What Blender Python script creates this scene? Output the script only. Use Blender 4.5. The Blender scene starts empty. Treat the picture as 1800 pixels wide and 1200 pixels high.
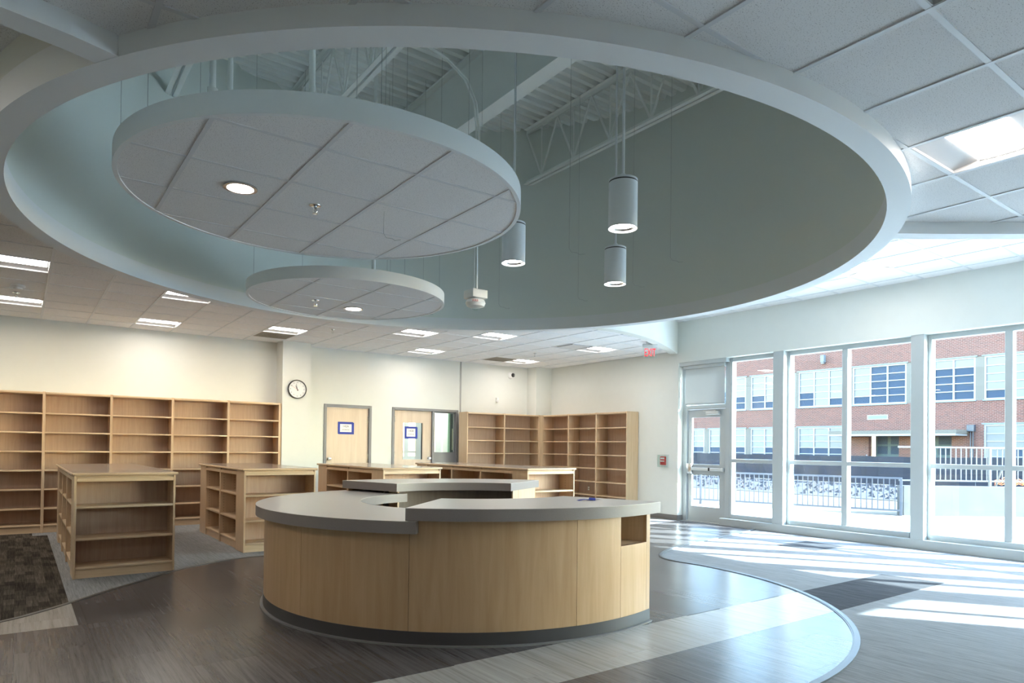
import bpy, bmesh, math, random
from mathutils import Vector, Matrix
random.seed(7)
PI = math.pi
R_ = math.radians
scn = bpy.context.scene
COL = scn.collection

# ------------------------------------------------------------------ camera
F_PX, YAW, PITCH, ROLL, CY = 1182.71, 0.633767, 0.0106148, 0.0117219, 772.92
CAM_H = 1.41
_fw = Vector((math.sin(YAW)*math.cos(PITCH), math.cos(YAW)*math.cos(PITCH), math.sin(PITCH)))
_rt = Vector((math.cos(YAW), -math.sin(YAW), 0))
_up = _rt.cross(_fw)
_r2 = _rt*math.cos(ROLL) + _up*math.sin(ROLL)
_u2 = _up*math.cos(ROLL) - _rt*math.sin(ROLL)
cd = bpy.data.cameras.new('camera')
cam = bpy.data.objects.new('camera', cd); COL.objects.link(cam)
m = Matrix.Identity(4)
for i in range(3):
    m[i][0], m[i][1], m[i][2] = _r2[i], _u2[i], -_fw[i]
m[2][3] = CAM_H
cam.matrix_world = m
cd.sensor_width = 36.0
cd.lens = F_PX/1800*36
cd.shift_y = (CY-600)/1800
cd.clip_start = 0.05; cd.clip_end = 400
scn.camera = cam

# ------------------------------------------------------------------ sky, sun, exposure
SUN_EL = R_(26.8)
SUN_AZ = Vector((0.565, -0.825, 0)).normalized()          # horizontal direction towards the sun
world = bpy.data.worlds.new('sky'); scn.world = world
world.use_nodes = True
wn = world.node_tree.nodes; wl = world.node_tree.links
sky = wn.new('ShaderNodeTexSky'); sky.sky_type = 'NISHITA'
sky.sun_disc = False; sky.sun_elevation = SUN_EL
sky.sun_rotation = math.atan2(SUN_AZ.x, SUN_AZ.y)
sky.air_density = 1.2; sky.dust_density = 0.4; sky.ozone_density = 2.0
bg = wn['Background']; bg.inputs[1].default_value = 1.0
wl.new(sky.outputs[0], bg.inputs[0])
sd = bpy.data.lights.new('sun', 'SUN'); sd.energy = 15.0; sd.angle = R_(0.6); sd.color = (0.82, 0.93, 1.0)
sun = bpy.data.objects.new('sun', sd); COL.objects.link(sun)
sdir = -(SUN_AZ*math.cos(SUN_EL) + Vector((0, 0, math.sin(SUN_EL))))
sun.rotation_euler = sdir.to_track_quat('-Z', 'Y').to_euler()
sun.location = (30, -25, 25)
vs = scn.view_settings
vs.view_transform = 'Standard'; vs.look = 'None'; vs.gamma = 1.0; vs.exposure = 1.95
try: vs.use_curve_mapping = False
except Exception: pass
LAMP_W = 10.0                                             # emission of the ceiling lamps
scn.cycles.use_denoising = True
scn.cycles.max_bounces = 10; scn.cycles.diffuse_bounces = 6
scn.cycles.transparent_max_bounces = 12
scn.cycles.sample_clamp_indirect = 8.0
scn.cycles.caustics_reflective = False; scn.cycles.caustics_refractive = False

# ------------------------------------------------------------------ materials
MAT = {}
def new_mat(name):
    mt = bpy.data.materials.new(name); mt.use_nodes = True
    MAT[name] = mt
    return mt, mt.node_tree.nodes, mt.node_tree.links, mt.node_tree.nodes['Principled BSDF']
def plain(name, col, rough=0.5, metal=0.0, spec=0.5, noise=0.0, nscale=40, bump=0.0):
    mt, n, l, b = new_mat(name)
    b.inputs['Base Color'].default_value = (*col, 1)
    b.inputs['Roughness'].default_value = rough
    b.inputs['Metallic'].default_value = metal
    b.inputs['Specular IOR Level'].default_value = spec
    if noise or bump:
        g = n.new('ShaderNodeNewGeometry'); t = n.new('ShaderNodeTexNoise'); t.inputs['Scale'].default_value = nscale
        t.inputs['Detail'].default_value = 4
        l.new(g.outputs['Position'], t.inputs['Vector'])
        if noise:
            r = n.new('ShaderNodeValToRGB')
            r.color_ramp.elements[0].position = 0.3; r.color_ramp.elements[1].position = 0.7
            r.color_ramp.elements[0].color = (*[max(0, c*(1-noise)) for c in col], 1)
            r.color_ramp.elements[1].color = (*[min(1, c*(1+noise)) for c in col], 1)
            l.new(t.outputs[0], r.inputs[0]); l.new(r.outputs[0], b.inputs['Base Color'])
        if bump:
            bp = n.new('ShaderNodeBump'); bp.inputs['Strength'].default_value = bump; bp.inputs['Distance'].default_value = 0.01
            l.new(t.outputs[0], bp.inputs['Height']); l.new(bp.outputs[0], b.inputs['Normal'])
    return mt
def emit(name, col, s):
    mt, n, l, b = new_mat(name)
    b.inputs['Base Color'].default_value = (0.8, 0.8, 0.8, 1)
    b.inputs['Emission Color'].default_value = (*col, 1); b.inputs['Emission Strength'].default_value = s
    return mt
def coords(n, l, scale, src='Position'):
    mp = n.new('ShaderNodeMapping'); mp.inputs['Scale'].default_value = scale
    if src == 'Position':
        g = n.new('ShaderNodeNewGeometry'); l.new(g.outputs['Position'], mp.inputs['Vector'])
    else:
        g = n.new('ShaderNodeTexCoord'); l.new(g.outputs[src], mp.inputs['Vector'])
    return mp
def ramp(n, stops):
    r = n.new('ShaderNodeValToRGB'); cr = r.color_ramp
    while len(cr.elements) < len(stops): cr.elements.new(0.5)
    for e, (p, c) in zip(cr.elements, stops): e.position = p; e.color = (*c, 1)
    return r
def wood(name, dark, light, scale=(26, 26, 1.6), rough=0.38, src='Position', coat=0.0):
    mt, n, l, b = new_mat(name)
    mp = coords(n, l, scale, src)
    t = n.new('ShaderNodeTexNoise'); t.inputs['Scale'].default_value = 1.0; t.inputs['Detail'].default_value = 6; t.inputs['Roughness'].default_value = 0.62
    t.inputs['Distortion'].default_value = 0.6
    l.new(mp.outputs[0], t.inputs['Vector'])
    r = ramp(n, [(0.28, dark), (0.5, tuple((a+c)/2 for a, c in zip(dark, light))), (0.72, light)])
    l.new(t.outputs[0], r.inputs[0])
    oi = n.new('ShaderNodeObjectInfo'); mr = n.new('ShaderNodeMapRange')
    mr.inputs['To Min'].default_value = 0.93; mr.inputs['To Max'].default_value = 1.05
    l.new(oi.outputs['Random'], mr.inputs['Value'])
    hs = n.new('ShaderNodeHueSaturation'); l.new(mr.outputs[0], hs.inputs['Value']); l.new(r.outputs[0], hs.inputs['Color'])
    l.new(hs.outputs[0], b.inputs['Base Color'])
    b.inputs['Roughness'].default_value = rough
    b.inputs['Coat Weight'].default_value = coat
    return mt
def streak(name, stops, sx=70, sy=1.3, rough=0.26, pl=0.25, spec=0.5, axis='Y', bump=0.0, patch=None):
    """strips running along Y, colour also varying from piece to piece"""
    mt, n, l, b = new_mat(name)
    sc = (sx, sy, 1) if axis == 'Y' else (sy, sx, 1)
    mp = coords(n, l, sc)
    t = n.new('ShaderNodeTexNoise'); t.inputs['Scale'].default_value = 1; t.inputs['Detail'].default_value = 5; t.inputs['Roughness'].default_value = 0.7
    oi = n.new('ShaderNodeObjectInfo'); mm = n.new('ShaderNodeVectorMath'); mm.operation = 'ADD'
    cm = n.new('ShaderNodeCombineXYZ'); mu = n.new('ShaderNodeMath'); mu.operation = 'MULTIPLY'; mu.inputs[1].default_value = 90
    l.new(oi.outputs['Random'], mu.inputs[0]); l.new(mu.outputs[0], cm.inputs['Z'])
    l.new(mp.outputs[0], mm.inputs[0]); l.new(cm.outputs[0], mm.inputs[1]); l.new(mm.outputs[0], t.inputs['Vector'])
    r = ramp(n, stops); l.new(t.outputs[0], r.inputs[0])
    mr = n.new('ShaderNodeMapRange'); mr.inputs['To Min'].default_value = 1-pl; mr.inputs['To Max'].default_value = 1+pl
    l.new(oi.outputs['Random'], mr.inputs['Value'])
    hs = n.new('ShaderNodeHueSaturation'); l.new(mr.outputs[0], hs.inputs['Value']); l.new(r.outputs[0], hs.inputs['Color'])
    out = hs.outputs[0]
    if patch:
        mp2 = coords(n, l, patch)
        sn = n.new('ShaderNodeVectorMath'); sn.operation = 'FLOOR'
        # stagger the blocks from column to column
        sx_ = n.new('ShaderNodeSeparateXYZ'); fl = n.new('ShaderNodeMath'); fl.operation = 'FLOOR'
        l.new(mp2.outputs[0], sx_.inputs[0]); l.new(sx_.outputs['X'], fl.inputs[0])
        m3 = n.new('ShaderNodeMath'); m3.operation = 'MULTIPLY_ADD'; m3.inputs[1].default_value = 0.37
        l.new(fl.outputs[0], m3.inputs[0]); l.new(sx_.outputs['Y'], m3.inputs[2])
        cb = n.new('ShaderNodeCombineXYZ'); l.new(fl.outputs[0], cb.inputs['X']); l.new(m3.outputs[0], cb.inputs['Y'])
        l.new(cb.outputs[0], sn.inputs[0])
        wnz = n.new('ShaderNodeTexWhiteNoise'); l.new(sn.outputs[0], wnz.inputs['Vector'])
        mr2 = n.new('ShaderNodeMapRange'); mr2.inputs['To Min'].default_value = 0.5; mr2.inputs['To Max'].default_value = 1.35
        l.new(wnz.outputs['Value'], mr2.inputs['Value'])
        h2 = n.new('ShaderNodeHueSaturation'); l.new(mr2.outputs[0], h2.inputs['Value']); l.new(out, h2.inputs['Color']); out = h2.outputs[0]
    l.new(out, b.inputs['Base Color'])
    b.inputs['Roughness'].default_value = rough; b.inputs['Specular IOR Level'].default_value = spec
    if bump:
        t2 = n.new('ShaderNodeTexNoise'); t2.inputs['Scale'].default_value = 260; t2.inputs['Detail'].default_value = 2
        g = n.new('ShaderNodeNewGeometry'); l.new(g.outputs['Position'], t2.inputs['Vector'])
        bp = n.new('ShaderNodeBump'); bp.inputs['Strength'].default_value = bump; bp.inputs['Distance'].default_value = 0.004
        l.new(t2.outputs[0], bp.inputs['Height']); l.new(bp.outputs[0], b.inputs['Normal'])
    return mt
def glass(name, tint=(0.93, 0.97, 0.96), refl=1.0):
    mt, n, l, b = new_mat(name)
    n.remove(b)
    tr = n.new('ShaderNodeBsdfTransparent'); tr.inputs[0].default_value = (*tint, 1)
    gl = n.new('ShaderNodeBsdfGlossy'); gl.inputs['Roughness'].default_value = 0.0; gl.inputs[0].default_value = (refl, refl, refl, 1)
    fr = n.new('ShaderNodeFresnel')
    ge = n.new('ShaderNodeNewGeometry'); mi = n.new('ShaderNodeMapRange')          # same reflectance on both faces of the thin pane
    mi.inputs['To Min'].default_value = 1.45; mi.inputs['To Max'].default_value = 1/1.45
    l.new(ge.outputs['Backfacing'], mi.inputs['Value']); l.new(mi.outputs[0], fr.inputs[0])
    mx = n.new('ShaderNodeMixShader'); l.new(fr.outputs[0], mx.inputs[0]); l.new(tr.outputs[0], mx.inputs[1]); l.new(gl.outputs[0], mx.inputs[2])
    l.new(mx.outputs[0], n['Material Output'].inputs[0])
    return mt
def tile_mat(name, col):
    mt, n, l, b = new_mat(name)
    mp = coords(n, l, (1, 1, 1))
    v = n.new('ShaderNodeTexNoise'); v.inputs['Scale'].default_value = 190; v.inputs['Detail'].default_value = 2; v.inputs['Roughness'].default_value = 0.5
    l.new(mp.outputs[0], v.inputs['Vector'])
    r = ramp(n, [(0.0, tuple(c*0.5 for c in col)), (0.335, tuple(c*0.6 for c in col)), (0.385, col), (1.0, tuple(min(1, c*1.05) for c in col))])
    l.new(v.outputs[0], r.inputs[0]); l.new(r.outputs[0], b.inputs['Base Color'])
    b.inputs['Roughness'].default_value = 0.95; b.inputs['Specular IOR Level'].default_value = 0.1
    return mt
def brick_mat(name):
    mt, n, l, b = new_mat(name)
    tc = n.new('ShaderNodeNewGeometry'); sp = n.new('ShaderNodeSeparateXYZ'); cb = n.new('ShaderNodeCombineXYZ')
    l.new(tc.outputs['Position'], sp.inputs[0]); l.new(sp.outputs['Y'], cb.inputs['X']); l.new(sp.outputs['Z'], cb.inputs['Y'])
    bk = n.new('ShaderNodeTexBrick'); bk.inputs['Scale'].default_value = 1.0
    bk.inputs['Brick Width'].default_value = 0.22; bk.inputs['Row Height'].default_value = 0.075; bk.inputs['Mortar Size'].default_value = 0.011
    bk.inputs['Color1'].default_value = (0.105, 0.028, 0.019, 1); bk.inputs['Color2'].default_value = (0.048, 0.012, 0.010, 1)
    bk.inputs['Mortar'].default_value = (0.17, 0.12, 0.105, 1); bk.inputs['Bias'].default_value = -0.1
    l.new(cb.outputs[0], bk.inputs['Vector'])
    l.new(bk.outputs['Color'], b.inputs['Base Color']); b.inputs['Roughness'].default_value = 0.9
    return mt

plain('wall', (0.72, 0.735, 0.70), 0.75, noise=0.01, nscale=6)
plain('drum', (0.74, 0.79, 0.755), 0.8)
plain('soffit', (0.80, 0.83, 0.85), 0.55)
plain('steel_paint', (0.87, 0.90, 0.88), 0.55)
plain('deck', (0.87, 0.90, 0.88), 0.5)
tile_mat('tile', (0.85, 0.85, 0.86))
plain('grid', (0.72, 0.74, 0.77), 0.45)
plain('pan', (0.62, 0.62, 0.63), 0.4)
plain('white', (0.82, 0.82, 0.80), 0.4)
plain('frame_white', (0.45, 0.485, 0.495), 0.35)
plain('alu', (0.60, 0.63, 0.64), 0.35, metal=0.35)
plain('steel', (0.62, 0.62, 0.62), 0.25, metal=0.9)
plain('chrome', (0.7, 0.7, 0.7), 0.15, metal=1.0)
plain('black', (0.015, 0.015, 0.016), 0.35)
plain('dark', (0.05, 0.05, 0.05), 0.6)
plain('wire', (0.40, 0.42, 0.42), 0.5)
plain('grille', (0.30, 0.27, 0.23), 0.6)
plain('rubber', (0.065, 0.06, 0.061), 0.42)
plain('rubber_base', (0.20, 0.19, 0.185), 0.5)
plain('strip_rubber', (0.085, 0.078, 0.07), 0.4)
plain('strip_cap', (0.11, 0.115, 0.12), 0.42)
plain('counter', (0.50, 0.465, 0.44), 0.30, noise=0.06, nscale=260)
plain('counter_edge', (0.25, 0.215, 0.205), 0.4, noise=0.08, nscale=260)
plain('joint_strip', (0.42, 0.42, 0.41), 0.5)
plain('reflector', (0.6, 0.6, 0.61), 0.5)
plain('gunmetal', (0.20, 0.20, 0.21), 0.45)
wood('maple', (0.55, 0.385, 0.235), (0.67, 0.495, 0.33), coat=0.1)
wood('maple_x', (0.57, 0.40, 0.245), (0.69, 0.515, 0.345), scale=(1.6, 26, 26), coat=0.1)
wood('maple_y', (0.57, 0.40, 0.245), (0.69, 0.515, 0.345), scale=(26, 1.6, 26), coat=0.1)
wood('maple_back', (0.46, 0.32, 0.23), (0.57, 0.415, 0.31), rough=0.45)
wood('maple_desk', (0.52, 0.325, 0.165), (0.63, 0.42, 0.24), scale=(14, 14, 1.1), rough=0.36)
wood('door_veneer', (0.60, 0.47, 0.35), (0.72, 0.59, 0.46), scale=(12, 12, 0.9), rough=0.45)
wood('worktop', (0.26, 0.20, 0.165), (0.33, 0.26, 0.215), scale=(20, 1.5, 20), rough=0.22, coat=0.2)
wood('desk_inner', (0.13, 0.10, 0.078), (0.18, 0.14, 0.11), rough=0.5)
streak('vinyl_dark', [(0.30, (0.022, 0.019, 0.020)), (0.42, (0.072, 0.065, 0.065)), (0.58, (0.105, 0.096, 0.096)), (0.8, (0.118, 0.108, 0.107))], sx=42, sy=1.2, rough=0.27, pl=0.22, spec=0.3)
streak('vinyl_light', [(0.25, (0.20, 0.185, 0.17)), (0.45, (0.34, 0.318, 0.295)), (0.7, (0.43, 0.405, 0.375))], sx=38, sy=1.0, rough=0.27, pl=0.06, spec=0.3)
streak('carpet_light', [(0.25, (0.155, 0.157, 0.16)), (0.5, (0.255, 0.257, 0.26)), (0.75, (0.355, 0.357, 0.36))], sx=110, sy=4, rough=0.95, pl=0.0, spec=0.05, bump=0.5)
streak('carpet_dark', [(0.25, (0.028, 0.024, 0.020)), (0.5, (0.075, 0.063, 0.05)), (0.75, (0.145, 0.12, 0.095))], sx=80, sy=3, rough=0.95, pl=0.0, spec=0.05, bump=0.5, patch=(12, 4.2, 1))
streak('carpet_patch', [(0.25, (0.03, 0.03, 0.032)), (0.5, (0.07, 0.07, 0.075)), (0.75, (0.13, 0.13, 0.135))], sx=80, sy=3, rough=0.95, pl=0.0, spec=0.05, bump=0.5)
glass('glass')
glass('glass_indoor', (0.90, 0.95, 0.94))
emit('lamp', (1.0, 0.93, 0.85), LAMP_W)
emit('lamp_spot', (1.0, 0.94, 0.86), LAMP_W*1.6)
plain('lamp_off', (0.35, 0.38, 0.40), 0.4)
emit('exit_red', (1.0, 0.01, 0.03), 0.45)
MAT['exit_red'].node_tree.nodes['Principled BSDF'].inputs['Base Color'].default_value = (0.4, 0.0, 0.01, 1)
plain('red', (0.65, 0.02, 0.03), 0.4)
plain('paper', (0.86, 0.86, 0.86), 0.7)
plain('blue_tape', (0.01, 0.035, 0.34), 0.6)
plain('ink', (0.12, 0.12, 0.13), 0.7)
plain('concrete', (0.50, 0.50, 0.49), 0.9, noise=0.06, nscale=5)
plain('concrete_wall', (0.052, 0.052, 0.054), 0.9, noise=0.12, nscale=3)
plain('grass', (0.048, 0.038, 0.022), 0.95, noise=0.35, nscale=7)
plain('gravel', (0.022, 0.020, 0.023), 0.95, noise=0.5, nscale=5)
plain('rail', (0.036, 0.042, 0.058), 0.45)
plain('screen', (0.005, 0.0065, 0.015), 0.8, noise=0.3, nscale=2)
plain('orange_net', (0.85, 0.16, 0.03), 0.6)
brick_mat('brick')
plain('limestone', (0.105, 0.096, 0.085), 0.9)
plain('sash', (0.19, 0.19, 0.205), 0.5)
plain('pane_dark', (0.026, 0.042, 0.072), 0.5, spec=0.1)
plain('pane_blind', (0.082, 0.092, 0.108), 0.4)
plain('lintel', (0.10, 0.13, 0.16), 0.6)
plain('shade_cloth', (0.52, 0.54, 0.54), 0.9)
plain('office_wall', (0.62, 0.66, 0.65), 0.8)
plain('office_green', (0.34, 0.55, 0.42), 0.7)
plain('office_teal', (0.06, 0.09, 0.095), 0.7)
plain('office_panel', (0.74, 0.76, 0.52), 0.7)
# roller shade lets a little light through
_b = MAT['shade_cloth'].node_tree.nodes['Principled BSDF']; _b.inputs['Transmission Weight'].default_value = 0.0
_n = MAT['shade_cloth'].node_tree.nodes; _l = MAT['shade_cloth'].node_tree.links
_t = _n.new('ShaderNodeBsdfTranslucent'); _t.inputs[0].default_value = (0.8, 0.82, 0.82, 1)
_m = _n.new('ShaderNodeMixShader'); _m.inputs[0].default_value = 0.12
_l.new(_b.outputs[0], _m.inputs[1]); _l.new(_t.outputs[0], _m.inputs[2]); _l.new(_m.outputs[0], _n['Material Output'].inputs[0])

# ------------------------------------------------------------------ helpers
WL = {}
def tag(o, label=None, cat=None, group=None, kind=None):
    if label: o['label'] = label
    if cat: o['category'] = cat
    if group: o['group'] = group
    if kind: o['kind'] = kind
    return o
def thing(name, loc, label, cat, group=None, rotz=0.0, local=False, kind=None):
    o = bpy.data.objects.new(name, None); COL.objects.link(o)
    o.empty_display_size = 0.1
    o.location = loc; o.rotation_euler = (0, 0, rotz)
    WL[o.name] = Vector((0, 0, 0)) if local else Vector(loc)
    return tag(o, label, cat, group, kind)
def link(name, me, loc, parent=None):
    o = bpy.data.objects.new(name, me); COL.objects.link(o)
    loc = Vector(loc); WL[o.name] = loc.copy()
    if parent is not None:
        o.parent = parent; loc = loc - WL[parent.name]
    o.location = loc
    return o
def mob(name, verts, faces, mat, parent=None, smooth=None, mats=None, fm=None):
    vs_ = [Vector(v) for v in verts]
    lo = Vector([min(v[i] for v in vs_) for i in range(3)]); hi = Vector([max(v[i] for v in vs_) for i in range(3)])
    c = (lo+hi)/2; c.z = lo.z
    me = bpy.data.meshes.new(name)
    me.from_pydata([v-c for v in vs_], [], faces)
    me.materials.append(MAT[mat])
    if mats:
        for x in mats: me.materials.append(MAT[x])
        for p, k in zip(me.polygons, fm): p.material_index = k
    me.update()
    bm = bmesh.new(); bm.from_mesh(me); bmesh.ops.recalc_face_normals(bm, faces=bm.faces); bm.to_mesh(me); bm.free()
    if smooth is not None:
        for p in me.polygons: p.use_smooth = True
        me.set_sharp_from_angle(angle=R_(smooth))
    return link(name, me, c, parent)
BOXF = [(0, 3, 2, 1), (4, 5, 6, 7), (0, 1, 5, 4), (1, 2, 6, 5), (2, 3, 7, 6), (3, 0, 4, 7)]
def boxv(x0, x1, y0, y1, z0, z1):
    return [(x0, y0, z0), (x1, y0, z0), (x1, y1, z0), (x0, y1, z0), (x0, y0, z1), (x1, y0, z1), (x1, y1, z1), (x0, y1, z1)]
def box(name, x0, x1, y0, y1, z0, z1, mat, parent=None, bev=0.0, seg=2):
    o = mob(name, boxv(x0, x1, y0, y1, z0, z1), BOXF, mat, parent)
    if bev:
        bm = bmesh.new(); bm.from_mesh(o.data)
        bmesh.ops.bevel(bm, geom=bm.edges[:], offset=bev, segments=seg, affect='EDGES', profile=0.5)
        bm.to_mesh(o.data); bm.free()
        for p in o.data.polygons: p.use_smooth = True
        o.data.set_sharp_from_angle(angle=R_(40))
    return o
class MB:
    """collects pieces of ONE part"""
    def __init__(s): s.v = []; s.f = []
    def add(s, v, f):
        k = len(s.v); s.v += [tuple(p) for p in v]; s.f += [tuple(i+k for i in q) for q in f]; return s
    def box(s, *a): return s.add(boxv(*a), BOXF)
    def obox(s, p, d, w, z0, z1, L):
        """box from point p along unit plan direction d, length L, width w"""
        nx, ny = -d[1]*w/2, d[0]*w/2
        a = (p[0]+nx, p[1]+ny); b = (p[0]-nx, p[1]-ny); c = (b[0]+d[0]*L, b[1]+d[1]*L); e = (a[0]+d[0]*L, a[1]+d[1]*L)
        pts = [a, b, c, e]
        return s.add([(x, y, z0) for x, y in pts]+[(x, y, z1) for x, y in pts], BOXF)
    def tube(s, pts, r, n=8, caps=True):
        pts = [Vector(p) for p in pts]; rings = []
        for i, p in enumerate(pts):
            d = (pts[min(i+1, len(pts)-1)]-pts[max(i-1, 0)]).normalized()
            a = d.cross(Vector((0, 0, 1)))
            if a.length < 1e-3: a = Vector((1, 0, 0))
            a.normalize(); b = d.cross(a)
            rr = r[i] if isinstance(r, (list, tuple)) else r
            rings.append([p+(a*math.cos(2*PI*k/n)+b*math.sin(2*PI*k/n))*rr for k in range(n)])
        v = [q for ring in rings for q in ring]; f = []
        for i in range(len(pts)-1):
            for k in range(n):
                f.append((i*n+k, i*n+(k+1) % n, (i+1)*n+(k+1) % n, (i+1)*n+k))
        if caps: f.append(tuple(range(n))); f.append(tuple(range((len(pts)-1)*n, len(pts)*n)))
        return s.add(v, f)
    def lathe(s, c, prof, n=32, axis='Z', cap=True):
        """prof: list of (radius, height)"""
        v = []; f = []
        for r, h in prof:
            for k in range(n):
                x, y = r*math.cos(2*PI*k/n), r*math.sin(2*PI*k/n)
                v.append((c[0]+x, c[1]+y, c[2]+h) if axis == 'Z' else ((c[0]+x, c[1]+h, c[2]+y) if axis == 'Y' else (c[0]+h, c[1]+x, c[2]+y)))
        for i in range(len(prof)-1):
            for k in range(n): f.append((i*n+k, i*n+(k+1) % n, (i+1)*n+(k+1) % n, (i+1)*n+k))
        if cap:
            if prof[0][0] > 1e-6: f.append(tuple(range(n)))
            if prof[-1][0] > 1e-6: f.append(tuple(range((len(prof)-1)*n, len(prof)*n)))
        return s.add(v, f)
    def arc(s, c, r0, r1, z0, z1, a0, a1, n):
        full = abs(a1-a0) >= 359.9; m_ = n if full else n+1
        v = []; f = []
        for i in range(m_):
            a = R_(a0+(a1-a0)*i/n); ca, sa = math.cos(a), math.sin(a)
            v += [(c[0]+r0*ca, c[1]+r0*sa, z0), (c[0]+r1*ca, c[1]+r1*sa, z0), (c[0]+r1*ca, c[1]+r1*sa, z1), (c[0]+r0*ca, c[1]+r0*sa, z1)]
        for i in range(n):
            j = (i+1) % m_
            for k in range(4): f.append((i*4+k, i*4+(k+1) % 4, j*4+(k+1) % 4, j*4+k))
        if not full: f += [(0, 1, 2, 3), (n*4+3, n*4+2, n*4+1, n*4)]
        return s.add(v, f)
    def prism(s, poly, z0, z1):
        k = len(poly)
        return s.add([(x, y, z0) for x, y in poly]+[(x, y, z1) for x, y in poly],
                     [tuple(range(k-1, -1, -1)), tuple(range(k, 2*k))]+[(i, (i+1) % k, k+(i+1) % k, k+i) for i in range(k)])
    def build(s, name, mat, parent=None, smooth=None): return mob(name, s.v, s.f, mat, parent, smooth)
def copy_tree(o, parent=None):
    c = o.copy(); COL.objects.link(c)
    if parent is not None: c.parent = parent
    for ch in [x for x in bpy.data.objects if x.parent == o and x is not c]: copy_tree(ch, c)
    return c
def clip_poly(poly, x0, x1, y0, y1):
    for ax, val, sg in ((0, x0, 1), (0, x1, -1), (1, y0, 1), (1, y1, -1)):
        out = []
        for i in range(len(poly)):
            a, b = poly[i-1], poly[i]
            ia = (a[ax]-val)*sg >= 0; ib = (b[ax]-val)*sg >= 0
            if ia != ib:
                t = (val-a[ax])/(b[ax]-a[ax]); out.append((a[0]+(b[0]-a[0])*t, a[1]+(b[1]-a[1])*t))
            if ib: out.append(b)
        poly = out
        if not poly: return []
    res = []
    for p in poly:
        if not res or math.hypot(p[0]-res[-1][0], p[1]-res[-1][1]) > 1e-4: res.append(p)
    if len(res) > 1 and math.hypot(res[0][0]-res[-1][0], res[0][1]-res[-1][1]) < 1e-4: res.pop()
    return res
def area(p): return 0.5*sum(p[i-1][0]*p[i][1]-p[i][0]*p[i-1][1] for i in range(len(p)))
def scan(poly, ax, val):
    """intervals where the line coordinate[ax]=val lies inside poly"""
    xs = []
    for i in range(len(poly)):
        a, b = poly[i-1], poly[i]
        if (a[ax]-val)*(b[ax]-val) < 0:
            t = (val-a[ax])/(b[ax]-a[ax]); xs.append(a[1-ax]+(b[1-ax]-a[1-ax])*t)
    xs.sort(); return list(zip(xs[::2], xs[1::2]))
def spline(pts, n=8):
    """Catmull-Rom through plan points"""
    out = []
    P = [pts[0]]+list(pts)+[pts[-1]]
    for i in range(1, len(P)-2):
        for k in range(n):
            t = k/n; a, b, c, d = P[i-1], P[i], P[i+1], P[i+2]
            out.append(tuple(0.5*((2*b[j])+(-a[j]+c[j])*t+(2*a[j]-5*b[j]+4*c[j]-d[j])*t*t+(-a[j]+3*b[j]-3*c[j]+d[j])*t**3) for j in (0, 1)))
    out.append(tuple(pts[-1])); return out
def offset(path, w):
    out = []
    for i, p in enumerate(path):
        a = path[max(i-1, 0)]; b = path[min(i+1, len(path)-1)]
        dx, dy = b[0]-a[0], b[1]-a[1]; L = math.hypot(dx, dy) or 1
        out.append((p[0]-dy/L*w, p[1]+dx/L*w))
    return out
def ribbon(path, w0, w1, z0, z1):
    a = offset(path, w0); b = offset(path, w1); mb = MB(); v = []; f = []
    for p, q in zip(a, b): v += [(*p, z0), (*q, z0), (*q, z1), (*p, z1)]
    n = len(path)-1
    for i in range(n):
        for k in range(4): f.append((i*4+k, i*4+(k+1) % 4, i*4+4+(k+1) % 4, i*4+4+k))
    f += [(0, 1, 2, 3), (n*4+3, n*4+2, n*4+1, n*4)]
    return mb.add(v, f)
def text(name, body, size, mat, parent, loc, rot, ext=0.0006):
    cu = bpy.data.curves.new(name, 'FONT'); cu.body = body; cu.size = size; cu.align_x = 'CENTER'; cu.align_y = 'CENTER'; cu.extrude = ext
    cu.materials.append(MAT[mat])
    tmp = bpy.data.objects.new('tmp', cu); COL.objects.link(tmp)
    bpy.context.view_layer.update()
    me = bpy.data.meshes.new_from_object(tmp.evaluated_get(bpy.context.evaluated_depsgraph_get()))
    bpy.data.objects.remove(tmp); bpy.data.curves.remove(cu)
    if not me.materials: me.materials.append(MAT[mat])
    o = link(name, me, loc, parent); o.rotation_euler = rot
    return o

# ------------------------------------------------------------------ key dimensions
XW = 10.55                 # inner face of the window wall / right wall
YB1, YB2 = 13.02, 13.10    # wall behind the long bookcase, wall with the doors
XL, YS = -6.0, -2.0        # unseen left and near walls
ZL, ZN, ZR, ZRING, ZDECK = 3.345, 3.137, 3.916, 3.05, 5.85
RC = (3.256, 5.18); RI, RO = 3.35, 3.49
DC = (3.60, 5.58)          # centre of the desk

# ------------------------------------------------------------------ floor
NORTH = spline([(-6, 4.2), (-3, 5.0), (-1.2, 5.85), (-0.09, 6.57), (0.13, 6.745), (0.396, 7.026), (0.766, 7.456), (1.047, 7.762), (1.416, 8.18), (1.943, 8.55), (2.455, 8.68), (3.6, 8.62), (5.0, 8.15), (6.2, 7.75), (7.6, 7.95), (9.0, 8.45), (10.52, 8.74)], 8)
CF = (3.68, 5.20); RF = 3.0
SOUTH = [(CF[0]+RF*math.cos(R_(a)), CF[1]+RF*math.sin(R_(a))) for a in range(-110, 9, 3)]
ENTRY = spline([(6.655, 5.66), (6.74, 5.88), (6.98, 6.10), (7.5, 6.36), (8.15, 6.51), (9.42, 6.80), (10.52, 7.06)], 6)
SW = spline([(-6, 1.4), (-3, 1.5), (0, 1.6), (1.4, 1.85), SOUTH[0]], 6)
VINYL = SW[:-1]+SOUTH+ENTRY+NORTH[::-1]
BAND = (3.08, 3.71)
fl = MB().box(XL-0.2, XW+0.35, YS-0.2, YB2+0.1, -0.25, 0.0).build('floor', 'carpet_light')
tag(fl, 'light grey streaked carpet floor of the whole library room', 'floor', kind='structure')
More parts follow.
